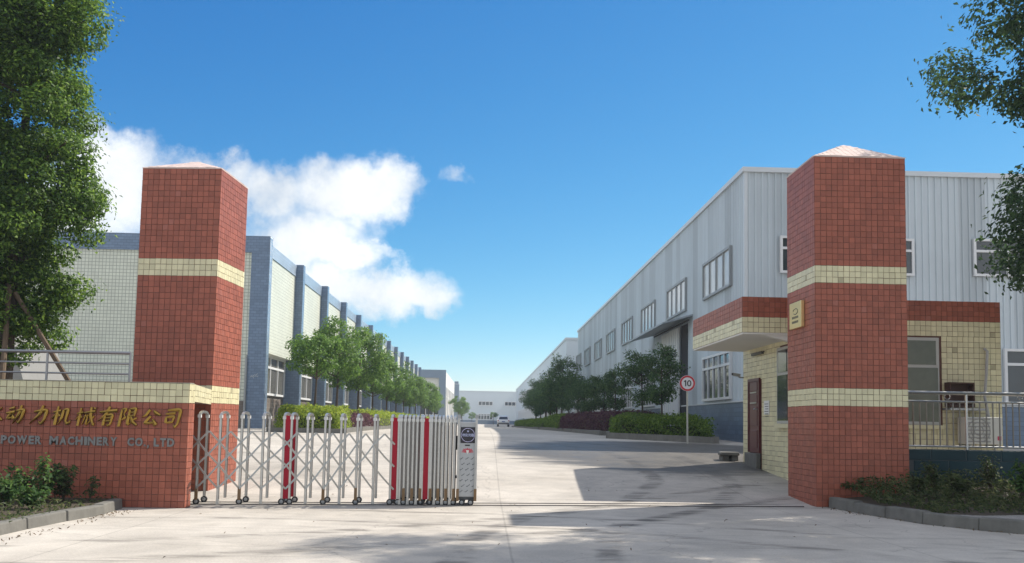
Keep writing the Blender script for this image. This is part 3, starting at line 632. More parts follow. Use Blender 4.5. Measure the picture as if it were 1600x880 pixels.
# red winged emblem and diagonal film print on the steel front
eo = da+gd*(DW/2+.005)+ZUP*.84-gn*.0235; RI = mat('emblem red', (.55, .03, .06), .4); mb = MB()
for s in (-1, 1):
    for k in range(3): mb.add([eo+gd*s*.02+ZUP*(-.02+k*.012), eo+gd*s*(.095-k*.012)+ZUP*(-.012+k*.022), eo+gd*s*(.088-k*.012)+ZUP*(.0+k*.022), eo+gd*s*.02+ZUP*(-.008+k*.014)], [(0, 1, 2, 3)], RI)
mb.add([eo+gd*-.03+ZUP*.02, eo+gd*.03+ZUP*.02, eo-ZUP*.045], [(0, 1, 2)], WHITE); mb.add([eo+gd*x+ZUP*z-gn*.001 for x, z in ((-.03, .025), (-.034, .05), (-.012, .036), (0, .06), (.012, .036), (.034, .05), (.03, .025))], [(0, 1, 2), (0, 2, 3, 4, 6), (4, 5, 6)], RI)
part('emblem', mb, gate)
PRN = mat('printed film grey', (.10, .11, .12), .5); mb = MB(); dv = (gd+ZUP*.75).normalized(); du = (ZUP-gd*.75).normalized()
for r_ in range(7):
    for c_ in range(3):
        b0 = da+gd*(.035+c_*.085+(r_ % 2)*.025)+ZUP*(.20+r_*.085)-gn*.0225
        for q in range(5):
            w_ = .008+.003*((q*7+r_) % 3)
            b = b0+dv*(q*.0115); 
            if (b+dv*.012-da).dot(gd) < DW-.02: mb.add([b, b+dv*w_, b+dv*w_+du*(.010 if q else .018), b+du*(.010 if q else .018)], [(0, 1, 2, 3)], PRN)
tag(part('film_print', mb, gate), kind='stuff')
mb = MB(); mb.obox(da, gd, gn, ZUP, (.1, .18), (-.026, -.021), (.925, .945), BLACKR); part('card_slot', mb, gate)
# sensor arm between the folded frames and the head
mb = MB(); mb.obox(da-gd*.02, gd, gn, ZUP, (-.045, .0), (.1, .16), (.86, 1.08), BLACKR); mb.obox(da-gd*.02, gd, gn, ZUP, (-.04, .03), (.0, .3), (.42, .45), BLACKR); part('coupling', mb, gate)
# ground rail
tr0, tr1 = gp(294), at(1256, 796, 16.35); mb = MB(); td = V((tr1.x-tr0.x, tr1.y-tr0.y, 0)).normalized(); tn = V((-td.y, td.x, 0))
mb.obox(V((tr0.x, tr0.y, 0)), td, tn, ZUP, (-2.5, (tr1.xy-tr0.xy).length), (-.012, .012), (-.02, .012), mat('rusty dark rail', (.045, .04, .04), .5, .3, 10, metal=.5))
mb.obox(V((tr0.x, tr0.y, 0)), td, tn, ZUP, (-2.5, (tr1.xy-tr0.xy).length), (GD-.012, GD+.012), (-.02, .010), MATS['rusty dark rail'])
solo('gate_track', mb, 'dark steel twin track let into the concrete across the entrance', 'track')

# ================================================================== RIGHT FACTORY HALL
def zc(px, py, Y): return at(px, py, Y).z
BY = 32.0; bx0 = at(1164, 500, BY).x; btop = zc(1163, 268, BY); bw = zc(1166, 627, BY); bend = 90.8
hall = thing('factory_hall', 'large grey blue metal clad factory hall behind the guardhouse', 'building', (bx0, BY, gz(BY)))
XE = 46.0
mb = MB(); mb.box(bx0+.06, XE, BY+.06, bend, -.2, btop-.1, mat('hall core', (.3, .33, .36), .8)); part('wall_core', mb, hall)
PW, RP = .9, .225
def panel_mesh(H, pw=PW, rp=RP):
    mb = MB(); prof = [(0, 0)]; k = int(round(pw/rp))
    for i in range(k): c = (i+.5)*rp; prof += [(c-.038, 0), (c-.022, -.05), (c+.022, -.05), (c+.04, 0)]
    prof.append((pw, 0)); vs = [(x, y, z) for z in (0, H) for x, y in prof]; n_ = len(prof)
    mb.add(vs, [(i, i+1, n_+i+1, n_+i) for i in range(n_-1)], CLAD); return mb.mesh('cladding_panel')
PMH = panel_mesh(btop-bw)
nfront = int((XE-bx0)/PW)
def put(name, me, loc, rz, parent):
    o = bpy.data.objects.new(name, me); COL.objects.link(o); o.parent = parent; o.matrix_parent_inverse = WORLD_OF(parent).inverted(); o.location = loc; o.rotation_euler = (0, 0, rz); return o
for i in range(nfront): put('cladding_panel', PMH, (bx0+.02+i*PW, BY+.02, bw), 0, hall)
nside = int((bend-BY)/PW)
for i in range(nside): put('cladding_panel', PMH, (bx0+.02, BY+.02+(i+1)*PW, bw), -math.pi/2, hall)
mb = MB(); mb.box(bx0-.02, XE, BY-.02, BY+.055, -.2, bw-.02, WAINX); part('wainscot', mb, hall)
mb = MB(); mb.box(bx0-.02, bx0+.055, BY+.057, bend, -.2, bw-.02, WAINY); part('wainscot', mb, hall)
mb = MB(); mb.box(bx0-.05, XE, BY-.05, BY+.03, bw-.02, bw+.03, TRIM); mb.box(bx0-.05, bx0+.03, BY+.032, bend, bw-.02, bw+.03, TRIM); part('drip_sill', mb, hall)
mb = MB(); mb.box(bx0-.09, XE, BY-.09, BY+.3, btop-.02, btop+.14, TRIM); mb.box(bx0-.09, bx0+.3, BY+.302, bend, btop-.02, btop+.14, TRIM); part('roof_trim', mb, hall)
mb = MB(); mb.box(bx0+.31, XE, BY+.31, bend, btop-.1, btop-.02, CLADF); part('roof', mb, hall)
mb = MB(); mb.box(bx0-.03, bx0+.09, BY-.03, BY+.09, bw+.03, btop-.02, TRIM); part('corner_trim', mb, hall)
# side windows: upper and lower per bay
for k in range(8):
    y0 = 33.6+7.62*k; zt, zb = zc(1142, 384, 33.7), zc(1142, 447, 33.7)
    window(hall, (bx0-.03, y0+4.3, zb), (0, -1, 0), ZUP, 4.3, zt-zb, 4, 0, GLASSL, mat('grey window frame', (.3, .32, .33), .5), fw=.09)
    if k != 1:
        zt, zb = zc(1142, 547, 33.7), zc(1142, 623.6, 33.7)
        window(hall, (bx0-.03, y0+4.3, zb), (0, -1, 0), ZUP, 4.3, zt-zb, 5, .28, GLASS, ALUM, fw=.09)
# front windows
for px0, px1 in ((1218, 1427), (1520, 1729), (1822, 2030)):
    a, b = at(px0, 430, BY).x, at(px1, 430, BY).x
    window(hall, (a, BY-.03, zc(px0, 427 if px0 < 1300 else 432, BY)), (1, 0, 0), ZUP, b-a, zc(px0, 369, BY)-zc(px0, 427, BY), 4, .33, GLASS, ALUM, fw=.08)
    a, b = at(px0+48, 600, BY).x, at(px1+48, 600, BY).x
    window(hall, (a, BY-.03, bw+.05), (1, 0, 0), ZUP, b-a, zc(1566, 545, BY)-bw-.05, 4, .28, GLASS, ALUM, fw=.09)
# sliding door with sloping canopy
dY0, dY1 = 41.0, 42.3; dzt = zc(1070, 507, 41.5)
mb = MB(); mb.box(bx0-.045, bx0-.034, dY0, dY1, gz(41), dzt, mat('painted doorway shade', (.015, .015, .02), .8)); part('doorway_shade', mb, hall)  # flat dark sheet painted as the shade inside the open door
for k in range(2):
    mb = MB(); y0 = dY1+.01+k*2.3; mb.box(bx0-.16+k*.05, bx0-.09+k*.05, y0, y0+2.28, gz(43)+.03, dzt-.05, mat('white door sheet', (.66, .68, .69), .5, .06, 2)); d_ = part('sliding_door', mb, hall)
    fm = MB()
    for j in range(5): fm.box(bx0-.185+k*.05, bx0-.161+k*.05, y0+.2+j*.47, y0+.26+j*.47, gz(43)+.05, dzt-.08, TRIM)
    part('door_rib', fm, d_)
mb = MB(); mb.box(bx0-.24, bx0-.19, 40.0, 48.2, dzt+.0, dzt+.06, BLACKR); part('door_track', mb, hall)
czt = zc(1080, 493, 40.2); cn = MB()
cn.hexa([(bx0-1.3, 40, czt-.40), (bx0-.03, 40, czt-.04), (bx0-.03, 49.5, czt-.04), (bx0-1.3, 49.5, czt-.40), (bx0-1.3, 40, czt-.34), (bx0-.03, 40, czt+.04), (bx0-.03, 49.5, czt+.04), (bx0-1.3, 49.5, czt-.34)], mat('canopy sheet', (.30, .34, .37), .5, .1, 2)); part('door_canopy', cn, hall)

# ================================================================== FARTHER HALLS
def far_hall(label, x0, x1, y0, y1, top, wains, wins, face):
    t = thing('factory_hall', label, 'building', (x0, y0, gz(y0)))
    mb = MB(); mb.box(x0, x1, y0, y1, -.2, top, CLADF); part('wall', mb, t)
    mb = MB(); mb.box(x0-.1, x1+.1, y0-.1, y1, top, top+.22, TRIM); part('roof_trim', mb, t)
    mb = MB(); mb.box(x0-.05, x1+.05, y0-.05, y1, -.2, wains, WAINX); part('wainscot', mb, t)
    for (o_, u_, w_, h_, c_, tr_) in wins: window(t, o_, u_, ZUP, w_, h_, c_, tr_, GLASS if face else GLASSL, ALUM, fw=.16, depth=.2)
    return t
h2y = 97.0; h2x = at(884, 600, h2y).x; h2t = zc(884, 531, h2y)
far_hall('second pale factory hall farther along the right side of the road', h2x, 46, h2y, 252, h2t, 2.1,
         [((h2x-.02, 102.5+8*k+4.2, 6.0), (0, -1, 0), 4.2, 1.5, 4, 0) for k in range(16)]+[((h2x-.02, 102.5+8*k+4.2, 2.3), (0, -1, 0), 4.2, 1.8, 4, .3) for k in range(16)], False)
fy = 263.0; fz = lambda py: zc(760, py, fy); fx = lambda px: at(px, 640, fy).x
fw_ = [((fx(px), fy-.02, fz(634)), (1, 0, 0), fx(px+23)-fx(px), fz(627)-fz(634), 4, 0) for px in (706, 747, 788)]+[((fx(747), fy-.02, fz(656)), (1, 0, 0), fx(770)-fx(747), fz(646.5)-fz(656), 5, .25), ((fx(700), fy-.02, fz(656)), (1, 0, 0), fx(723)-fx(700), fz(646.5)-fz(656), 5, .25)]
far_hall('pale white factory hall closing the far end of the road', fx(600), fx(900), fy, fy+40, fz(612.5), fz(657), fw_, True)

# ================================================================== LEFT TILED WORKSHOP
LX = -9.14; L0 = 41.1; LS = 7.6; NB = 13; ltop = zc(412, 369, L0)
ws = thing('workshop_building', 'long pale tiled workshop with blue piers along the left side', 'building', (LX, L0, gz(L0)))
lwt = zc(414, 548, L0+.6)   # window head
lws = zc(414, 615, L0+.6)   # window sill
yend = L0+LS*NB+.5
mb = MB(); mb.box(-48, LX-.78, L0+.1, yend, -.2, ltop-.7, PALEX); part('end_wall', mb, ws)
mb = MB(); mb.box(-48, LX-.72, L0+.02, L0+.4, ltop-.7, ltop, BLUEX); part('parapet_band', mb, ws)
mb = MB(); mb.box(-48, LX-.72, L0+.06, L0+.098, -.2, 2.0, BROWNX); part('base_course', mb, ws)
mb = MB(); mb.box(-47, LX-1.2, L0+.41, yend-.3, ltop-.7, ltop-.45, CONC); part('roof', mb, ws)
for k in range(NB+1):
    y = L0+LS*k
    mb = MB(); mb.box(LX-(.76 if k == 0 else .9), LX, y-.001, y+.5, -.2, ltop, BLUEX); me = mb.mesh('pier'); me.materials.append(BLUEY)
    for p in me.polygons:
        if abs(p.normal.x) > .5: p.material_index = 1
    link('pier', me, ws)
    if k == NB: break
    y0, y1 = y+.5, y+LS
    mb = MB(); mb.box(LX-.76, LX-.38, y0, y1, lwt, ltop-.6, PALEY); part('wall_panel', mb, ws)
    mb = MB(); mb.box(LX-.74, LX-.34, y0, y1, ltop-.6, ltop-.04, BAND_LIT); part('parapet_band', mb, ws)
    mb = MB(); mb.box(LX-.9, LX-.775, y0, y1, -.2, lws, BROWNY); part('base_course', mb, ws)
    window(ws, (LX-.76, y0+.5, lws), (0, 1, 0), ZUP, LS-1.2, lwt-lws, 4, .3, GLASSM, ALUM, fw=.10)
    for yy in (y0, y1-.2):
        mb = MB(); mb.box(LX-.85, LX-.765, yy, yy+(.5 if yy == y0 else .2), lws, lwt, BLUEY); part('jamb', mb, ws)
# chalk scrawl on the corner pier
mb = MB(); CH = mat('white chalk', (.6, .62, .64), .9); sx, sz = at(391, 582, L0).x, zc(391, 590, L0)
for k in range(9):
    a = V((sx+.02+k*.035, L0-.006, sz+random.uniform(0, .1))); mb.bar(a, a+V((random.uniform(-.06, .08), 0, random.choice((-.1, .09, .05)))), .012, .004, (0, 1, 0), CH)
mb.bar((sx, L0-.006, sz+.06), (sx+.32, L0-.006, sz+.055), .01, .004, (0, 1, 0), CH)
tag(part('chalk_mark', mb, ws), kind='stuff')
# second building on the left and the square tower
t2 = thing('office_block', 'pale block with grey framed end wall beyond the left tree row', 'building', (-6, 146, .7))
by = 146.0; x0, x1 = at(648, 620, by).x, at(696, 620, by).x; zt = zc(690, 578, by)
mb = MB(); mb.box(x0-8, x1-.15, by+.4, by+46, -.2, zt-.1, WHITE); part('wall', mb, t2)
GRF = mat('blue grey frame', (.2, .26, .34), .6, .1, 1)
for (a, b, c, d) in ((x1-1.0, x1, -.2, zt), (x0-8, x0-7, -.2, zt), (x0-7, x1-1.0, zt-1.2, zt)):
    mb = MB(); mb.box(a, b, by, by+.6, c, d, GRF); part('frame_pier' if c < 0 else 'frame_beam', mb, t2)
for k in range(6): window(t2, (x1-.14, by+4+7*k, 1.6), (0, 1, 0), ZUP, 2.2, 5.0, 2, .3, GLASS, ALUM, fw=.15)
for k in range(2): window(t2, (x0-5+k*5.5, by+.38, 2.2), (1, 0, 0), ZUP, 3.4, 2.2, 3, .3, GLASS, ALUM, fw=.12)
ty = 205.0; tw = thing('square_tower', 'grey square water tower beyond the pale block', 'tower', (at(713, 640, ty).x, ty, .7))
x0, x1, zt = at(708.5, 620, ty).x, at(717, 620, ty).x, zc(713, 596, ty)
mb = MB(); mb.box(x0, x1, ty, ty+1.3, -.2, zt-.5, GRF); part('shaft', mb, tw)
mb = MB(); mb.prism([(x0+.15, ty+.1), (x1-.15, ty+.1), (x1-.15, ty+1.1), (x0+.15, ty+1.1)], zt-.5, zt, GRF); mb.box(x0-.06, x1+.06, ty-.06, ty+1.36, zt-.62, zt-.5, TRIM); part('tank_top', mb, tw)

# ================================================================== GUARDHOUSE
GYF = 19.2
gl = at(1160, 490, GYF).x; gr = at(1565, 600, GYF).x
pt, pm_, ps = zc(1160, 463.5, GYF), zc(1160, 497, GYF), zc(1160, 519, GYF)
GYB = FPX*gl/(1083-757)*1.0
gw = (1163-757)/FPX*GYB
gh = thing('guardhouse', 'small yellow tiled guardhouse with red parapet behind the right pillar', 'building', (gw, GYF, gz(GYF)))
mb = MB(); mb.box(gw, gr, GYF, GYB, -.1, ps, GROUT); part('wall_core', mb, gh)
mb = MB(); mb.box(gl, gr, GYF-.001, GYB, ps+.002, pt, GROUT); part('parapet_core', mb, gh)
mb = MB(); mb.box(gl+.01, gw-.002, GYF+.01, GYB-.01, ps-.035, ps+.001, WHITE); mb.hexa([(gl+.35, GYF+.05, ps-.03), (gw-.002, GYF+.05, ps-.22), (gw-.002, GYF+.25, ps-.22), (gl+.35, GYF+.25, ps-.03), (gl+.35, GYF+.05, ps-.034), (gw-.002, GYF+.05, ps-.034), (gw-.002, GYF+.25, ps-.034), (gl+.35, GYF+.25, ps-.034)], WHITE)
part('soffit', mb, gh)
T = Tiles(); mf = lambda zr, a: RED if zr > pm_-ps else YEL
T.face((gl, GYF, ps), (1, 0, 0), ZUP, gr-gl, pt-ps, .108, mf)
T.face((gl, GYB, ps), (0, -1, 0), ZUP, GYB-GYF, pt-ps, .2, mf, dv=.108)
# openings of the road side
dp0, dp1 = atx(1171.5, 640, gw).y, atx(1188.5, 640, gw).y; dzt2 = atx(1188, 590.5, gw).z; dzb = atx(1188, 708, gw).z
wy0, wy1 = atx(1218, 600, gw).y, GYF+.25; wzt, wzb = atx(1222, 543.5, gw).z, atx(1222, 662, gw).z
def sk(a, b):
    y, z = GYB-a, .05+b
    return (dp1-.03 < y < dp0+.03 and z < dzt2+.02) or (wy1-.03 < y < wy0+.03 and wzb-.03 < z < wzt+.03)
T.face((gw, GYB, .05), (0, -1, 0), ZUP, GYB-GYF, ps-.07, .2, lambda zr, a: YEL, skip=sk, dv=.108)
# front face
fx0, fx1 = at(1463, 600, GYF).x-1.75, at(1466, 600, GYF).x; fzt, fzb = zc(1450, 528, GYF), zc(1450, 664, GYF)
T.face((gw, GYF, .05), (1, 0, 0), ZUP, gr-gw, ps-.05, .108, lambda zr, a: YEL, skip=lambda a, b: fx0-.03 < gw+a < fx1+.03 and fzb-.03 < .05+b < fzt+.03)
T.done(gh, 300)
CURT = mat('green curtained glass', (.10, .11, .075), .1, .4, 3)
FRM = mat('grey aluminium frame', (.42, .42, .4), .4)
window(gh, (fx0, GYF-.025, fzb), (1, 0, 0), ZUP, fx1-fx0, fzt-fzb, 2, .33, CURT, FRM, fw=.06, depth=.03)
window(gh, (gw-.028, wy0, wzb), (0, -1, 0), ZUP, wy0-wy1, wzt-wzb, 2, .35, GLASS, FRM, fw=.06, depth=.03)
mb = MB(); mb.box(gw-.11, gw-.012, wy1-.05, wy0+.05, wzb-.09, wzb-.005, YEL); part('sill', mb, gh)
mb = MB(); mb.box(fx0-.05, fx1+.05, GYF-.1, GYF-.012, fzb-.08, fzb-.005, YEL); part('sill', mb, gh)
MAR = mat('maroon door paint', (.10, .015, .018), .35, .1, 6)
mb = MB(); mb.box(gw-.03, gw-.002, dp1+.06, dp0-.06, dzb, dzt2-.07, MAR)
for (a, b) in ((.06, .30), (.36, .62), (.67, .78), (.83, .95)):
    z0_, z1_ = dzb+(dzt2-dzb)*a, dzb+(dzt2-dzb)*b; mb.box(gw-.042, gw-.0301, dp1+.16, dp0-.16, z0_, z1_, MAR)
door = bevel(part('door', mb, gh), .006)
mb = MB()
for (a0, a1, b0, b1) in ((dp1-.02, dp1+.058, dzb, dzt2), (dp0-.058, dp0+.02, dzb, dzt2), (dp1+.06, dp0-.06, dzt2-.068, dzt2)): mb.box(gw-.05, gw-.001, a0, a1, b0, b1, MAR)
part('door_frame', mb, door)
mb = MB()
for f in (.66, .80): z = dzb+(dzt2-dzb)*f; mb.box(gw-.052, gw-.0425, dp1+.2, dp0-.2, z, z+.03, STEEL)
mb.tube([(gw-.03, dp1+.12, dzb+1.0), (gw-.09, dp1+.12, dzb+1.0), (gw-.09, dp1+.24, dzb+1.0)], .012, STEEL, 6); part('handle', mb, door)
mb = MB(); mb.box(gw-.12, gw-.013, dp1-.05, dp0+.05, 0, dzb-.01, CONC); bevel(part('door_step', mb, gh), .02)
PAP = mat('white paper', (.75, .76, .74), .8)
n0, n1 = atx(1195, 648, gw), atx(1203, 626, gw); mb = MB(); mb.box(gw-.020, gw-.012, n1.y, n0.y, n0.z, n1.z, PAP)
for k in range(6): mb.box(gw-.0215, gw-.0201, n1.y+.05, n0.y-.05-(k % 3)*.03, n1.z-.08-k*.055, n1.z-.065-k*.055, INK)
solo('paper_notice', mb, 'white paper notice stuck on yellow tiles beside the maroon door', 'notice')
n0, n1 = atx(1178, 557, gw), atx(1194, 553, gw); mb = MB(); mb.box(gw-.07, gw-.012, n1.y, n0.y, n0.z, n0.z+.06, mat('grey lamp body', (.12, .12, .11), .6)); mb.tube([(gw-.04, n1.y, n0.z+.03), (gw-.04, n1.y-.12, n0.z+.05)], .012, BLACKR, 6)
solo('lamp_fitting', mb, 'small dark lamp fitting on the wall above the maroon door', 'lamp')
cpt = atx(1159, 586, gw-.22); ct = thing('security_camera', 'small dark security camera on the guardhouse corner', 'camera', (gw, GYB, cpt.z))
mb = MB(); mb.tube([(gw-.01, GYB-.06, cpt.z-.03), (gw-.12, GYB-.06, cpt.z-.03), (gw-.16, GYB-.06, cpt.z+.03)], .018, GREYST, 6); part('bracket', mb, ct)
mb = MB(); mb.obox(V((gw-.34, GYB-.1, cpt.z+.02)), V((1, 0, -.15)).normalized(), V((0, 1, 0)), V((.15, 0, 1)).normalized(), (.06, .24), (0, .08), (0, .07), GREYST); mb.tube([(gw-.30, GYB-.06, cpt.z+.05), (gw-.27, GYB-.06, cpt.z+.05)], .028, BLACKR, 8); part('body', mb, ct)
# air conditioner, brown box, conduit on the front
a0, a1 = at(1509, 694, 18.75), at(1566, 652.5, 18.75)
ac = thing('air_conditioner', 'white outdoor air conditioner unit behind the stainless railing', 'air conditioner', (a0.x, 18.75, a0.z))
ACW = mat('air conditioner white', (.62, .62, .58), .45, .1, 3)
mb = MB(); mb.box(a0.x, a1.x, 18.75, 19.08, a0.z, a1.z, ACW); bevel(part('casing', mb, ac), .015)
mb = MB(); cX, cZ, cR = a0.x+(a1.x-a0.x)*.36, (a0.z+a1.z)/2, (a1.z-a0.z)*.42
for k in range(7): z = cZ-cR+k*cR/3.05; mb.box(cX-cR, cX+cR, 18.735, 18.748, z, z+.022, mat('dark grille', (.30, .30, .29), .6))
for k in range(3): mb.tube([V((cX+math.cos(a)*cR*(1-k*.3), 18.742, cZ+math.sin(a)*cR*(1-k*.3))) for a in np.linspace(0, 6.2832, 25)], .007, MATS['dark grille'], 4)
part('fan_grille', mb, ac)
mb = MB(); mb.box(a1.x-.1, a1.x-.03, 18.742, 18.749, a0.z+.08, a0.z+.16, mat('red sticker', (.5, .05, .12), .5)); part('sticker', mb, ac)
mb = MB()
for x in (a0.x+.1, a1.x-.1): mb.box(x-.02, x+.02, 18.75, GYF+.0, a0.z-.05, a0.z-.005, GREYST); mb.bar((x, GYF-.01, a0.z-.35), (x, 18.8, a0.z-.05), .03, .03, (1, 0, 0), GREYST)
part('bracket', mb, ac)
b0, b1 = at(1485, 636, 18.95), at(1523, 598, 18.95); mb = MB(); BRX = mat('brown rusty box', (.075, .04, .03), .8, .3, 6)
for (x0, x1, z0, z1) in ((b0.x, b1.x, b0.z, b0.z+.03), (b0.x, b1.x, b1.z-.03, b1.z), (b0.x, b0.x+.03, b0.z+.03, b1.z-.03), (b1.x-.03, b1.x, b0.z+.03, b1.z-.03)): mb.box(x0, x1, 18.95, GYF-.012, z0, z1, BRX)
mb.box(b0.x+.03, b1.x-.03, GYF-.05, GYF-.012, b0.z+.03, b1.z-.03, BRX); mb.box(b0.x-.05, b1.x+.18, 18.85, GYF-.012, b0.z-.06, b0.z-.02, GREYST)
solo('wall_box', mb, 'open brown box on a shelf on the yellow wall above the air conditioner', 'box')
c0 = at(1541, 545, 19.1); mb = MB(); mb.tube([V((c0.x, 19.17, c0.z)), V((c0.x+.02, 19.1, c0.z-.05)), V((c0.x-.01, 19.1, c0.z-.5)), V((c0.x-.05, 19.1, c0.z-.95)), V((c0.x-.03, 19.0, a1.z+.0))], .028, mat('grey wrapped hose', (.4, .4, .39), .8, .3, 20), 8)
solo('pipe_hose', mb, 'grey wrapped hose running down the yellow wall to the air conditioner', 'hose')

# ================================================================== LOW WALL + RAILING RIGHT
LWY = 16.95; lwx0 = rB.x+.0; lwt_ = zc(1500, 703, LWY)
TEAL = mat('dark teal tile', (.014, .04, .05), .45, .25, 4, rnd=.15, spec=.2)
lw = thing('low_wall', 'low dark teal tiled wall below the stainless railing', 'wall', (lwx0, LWY, 0))
mb = MB(); mb.box(lwx0+.01, 20, LWY, LWY+.22, -.1, lwt_, mat('pale grout', (.06, .075, .08), .9)); part('wall_body', mb, lw)
def bigtile(w, h):
    me = bpy.data.meshes.new('tile'); j = .006; a, b = w/2-j, h/2-j
    me.from_pydata([(-a, 0, -b), (a, 0, -b), (a, 0, b), (-a, 0, b), (-a+.006, -.009, -b+.006), (a-.006, -.009, -b+.006), (a-.006, -.009, b-.006), (-a+.006, -.009, b-.006)], [], [(4, 5, 6, 7), (0, 1, 5, 4), (1, 2, 6, 5), (2, 3, 7, 6), (3, 0, 4, 7)]); me.materials.append(TEAL); return me
rh = .19; BT = bigtile(.62, rh)
for r_ in range(int(lwt_/rh)+1):
    for c_ in range(13):
        z = lwt_-rh/2-r_*rh
        if z > .02: put('tile', BT, (lwx0+.32+c_*.62+(.31 if r_ % 2 else 0), LWY, z), 0, lw)
BALU = mat('tarnished steel tube', (.20, .185, .165), .4, .2, 12, metal=.7)
rg = thing('balustrade', 'stainless steel balustrade on the low teal wall beside the right pillar', 'railing', (lwx0, LWY+.1, lwt_))
BYR = LWY+.11; X1 = 14.0; zt = zc(1440, 613.5, BYR); z2 = zc(1440, 627, BYR); z3 = zc(1440, 697, BYR)
for z, r_ in ((zt, .03), (z2, .017), (z3, .017)): mb = MB(); mb.tube([(lwx0+.02, BYR, z), (X1, BYR, z)], r_, STEEL, 8); part('rail', mb, rg)
bm = MB(); bm.tube([(0, 0, z3), (0, 0, z2)], .0125, BALU, 6); bm = bm.mesh('baluster'); x = lwx0+.14; i = 0
pmm = MB(); pmm.tube([(0, 0, lwt_), (0, 0, zt)], .023, STEEL, 8); pmm = pmm.mesh('post')
while x < X1:
    put('post' if i % 10 == 0 else 'baluster', pmm if i % 10 == 0 else bm, (x, BYR, 0), 0, rg); x += .118; i += 1
for px in (1480, 1594):
    c = at(px, 620, BYR); mb = MB(); mb.tube([c+V((math.cos(a)*.05, 0, math.sin(a)*.05)) for a in np.linspace(0, 6.283, 17)], .008, STEEL, 5); part('ring', mb, rg)

# ================================================================== KERBS AND BEDS
def kerb(name, line, h, w, side, step=1.0):
    """kerb stones laid end to end along a polyline; side=+1 body lies left of the direction"""
    k = tag(thing(name, None, None, (line[0][0], line[0][1], 0)), kind='structure')
    pts = [V((x, y, 0)) for x, y in line]
    # resample
    L = [0]
    for a, b in zip(pts[:-1], pts[1:]): L.append(L[-1]+(b-a).length)
    n_ = max(1, round(L[-1]/step)); S = np.linspace(0, L[-1], n_+1)
    P = [V((float(np.interp(s, L, [p.x for p in pts])), float(np.interp(s, L, [p.y for p in pts])), 0)) for s in S]
    for a, b in zip(P[:-1], P[1:]):
        t = (b-a).normalized(); nrm = V((-t.y, t.x, 0))*side; a2, b2 = a+t*.008, b-t*.008; j = random.uniform(-.012, .012); zb = min(gz(a.y), gz(b.y))-.1; ja, jb = random.uniform(-.012, .012), random.uniform(-.012, .012)
        za, zb2 = gz(a.y)+h+j, gz(b.y)+h+j+random.uniform(-.008, .008)
        mb = MB(); mb.hexa([a2+nrm*ja+ZUP*zb, b2+nrm*jb+ZUP*zb, b2+nrm*(w+jb)+ZUP*zb, a2+nrm*(w+ja)+ZUP*zb, a2+nrm*(ja+.02)+ZUP*za, b2+nrm*(jb+.02)+ZUP*zb2, b2+nrm*(w+jb)+ZUP*zb2, a2+nrm*(w+ja)+ZUP*za] if side > 0 else
                          [b2+nrm*jb+ZUP*zb, a2+nrm*ja+ZUP*zb, a2+nrm*(w+ja)+ZUP*zb, b2+nrm*(w+jb)+ZUP*zb, b2+nrm*(jb+.02)+ZUP*zb2, a2+nrm*(ja+.02)+ZUP*za, a2+nrm*(w+ja)+ZUP*za, b2+nrm*(w+jb)+ZUP*zb2], CONC)
        bevel(part('kerb_stone', mb, k), .018, 2)
    return k
LK = [(-5.25, 4), (-5.18, 8), (-5.14, 10.4), (-5.1, 12), (-4.98, 13.0), (-4.92, 13.6), (-5.05, 14.15)]
kerb('kerb', LK, .13, .16, 1, .95)
mb = MB(); mb.add([(-5.35, 4, .09), (-5.25, 10.4, .09), (-5.2, 12, .10), (-5.09, 13.0, .11), (-5.03, 13.6, .12), (-5.1, WY-.003, .12), (-14, WY-.003, .16), (-14, 4, .12)], [(0, 1, 2, 3, 4, 5, 6, 7)], SOIL); struct('planting_bed', mb)
RK = [(5.72, 16.3), (5.8, 15.4), (5.95, 14.5), (6.12, 13.7), (6.45, 13.05), (6.95, 12.45), (7.9, 11.8), (9.5, 11.3), (13, 11)]
kerb('kerb', RK, .17, .17, 1, .85)
mb = MB(); q = [(5.86, 16.38, .14), (5.95, 15.4, .14), (6.1, 14.5, .14), (6.27, 13.7, .15), (6.9, 13.5, .15), (8.2, 13.9, .15), (13, 14, .15), (18, 14, .15), (18, LWY-.002, .42), (12, LWY-.002, .42), (9, LWY-.002, .42), (7.4, LWY-.002, .40), (7.1, 16.38, .26)]
mb.add(q+[(6.8, 15.2, .2), (8.5, 15.4, .24), (12, 15.5, .26)], [(0, 1, 13, 12), (1, 2, 13), (2, 3, 4, 13), (4, 5, 14, 13), (5, 6, 15, 14), (6, 7, 8, 15), (15, 8, 9), (14, 15, 9, 10), (13, 14, 10, 11), (13, 11, 12)], SOIL); struct('planting_bed', mb)
PAV = brick('pavement block', (.33, .31, .29), (.14, .13, .12), .22, .11, (0, 1), .9, .5, .014, .15)
mb = MB(); mb.add([(6.29, 13.7, .147), (6.6, 13.1, .147), (7.08, 12.6, .147), (8.0, 11.95, .147), (9.55, 11.47, .147), (18, 11.2, .147), (18, 14.0, .147), (13, 14.0, .147), (8.2, 13.9, .147), (6.9, 13.5, .147)], [tuple(range(10))], PAV); struct('pavement', mb)

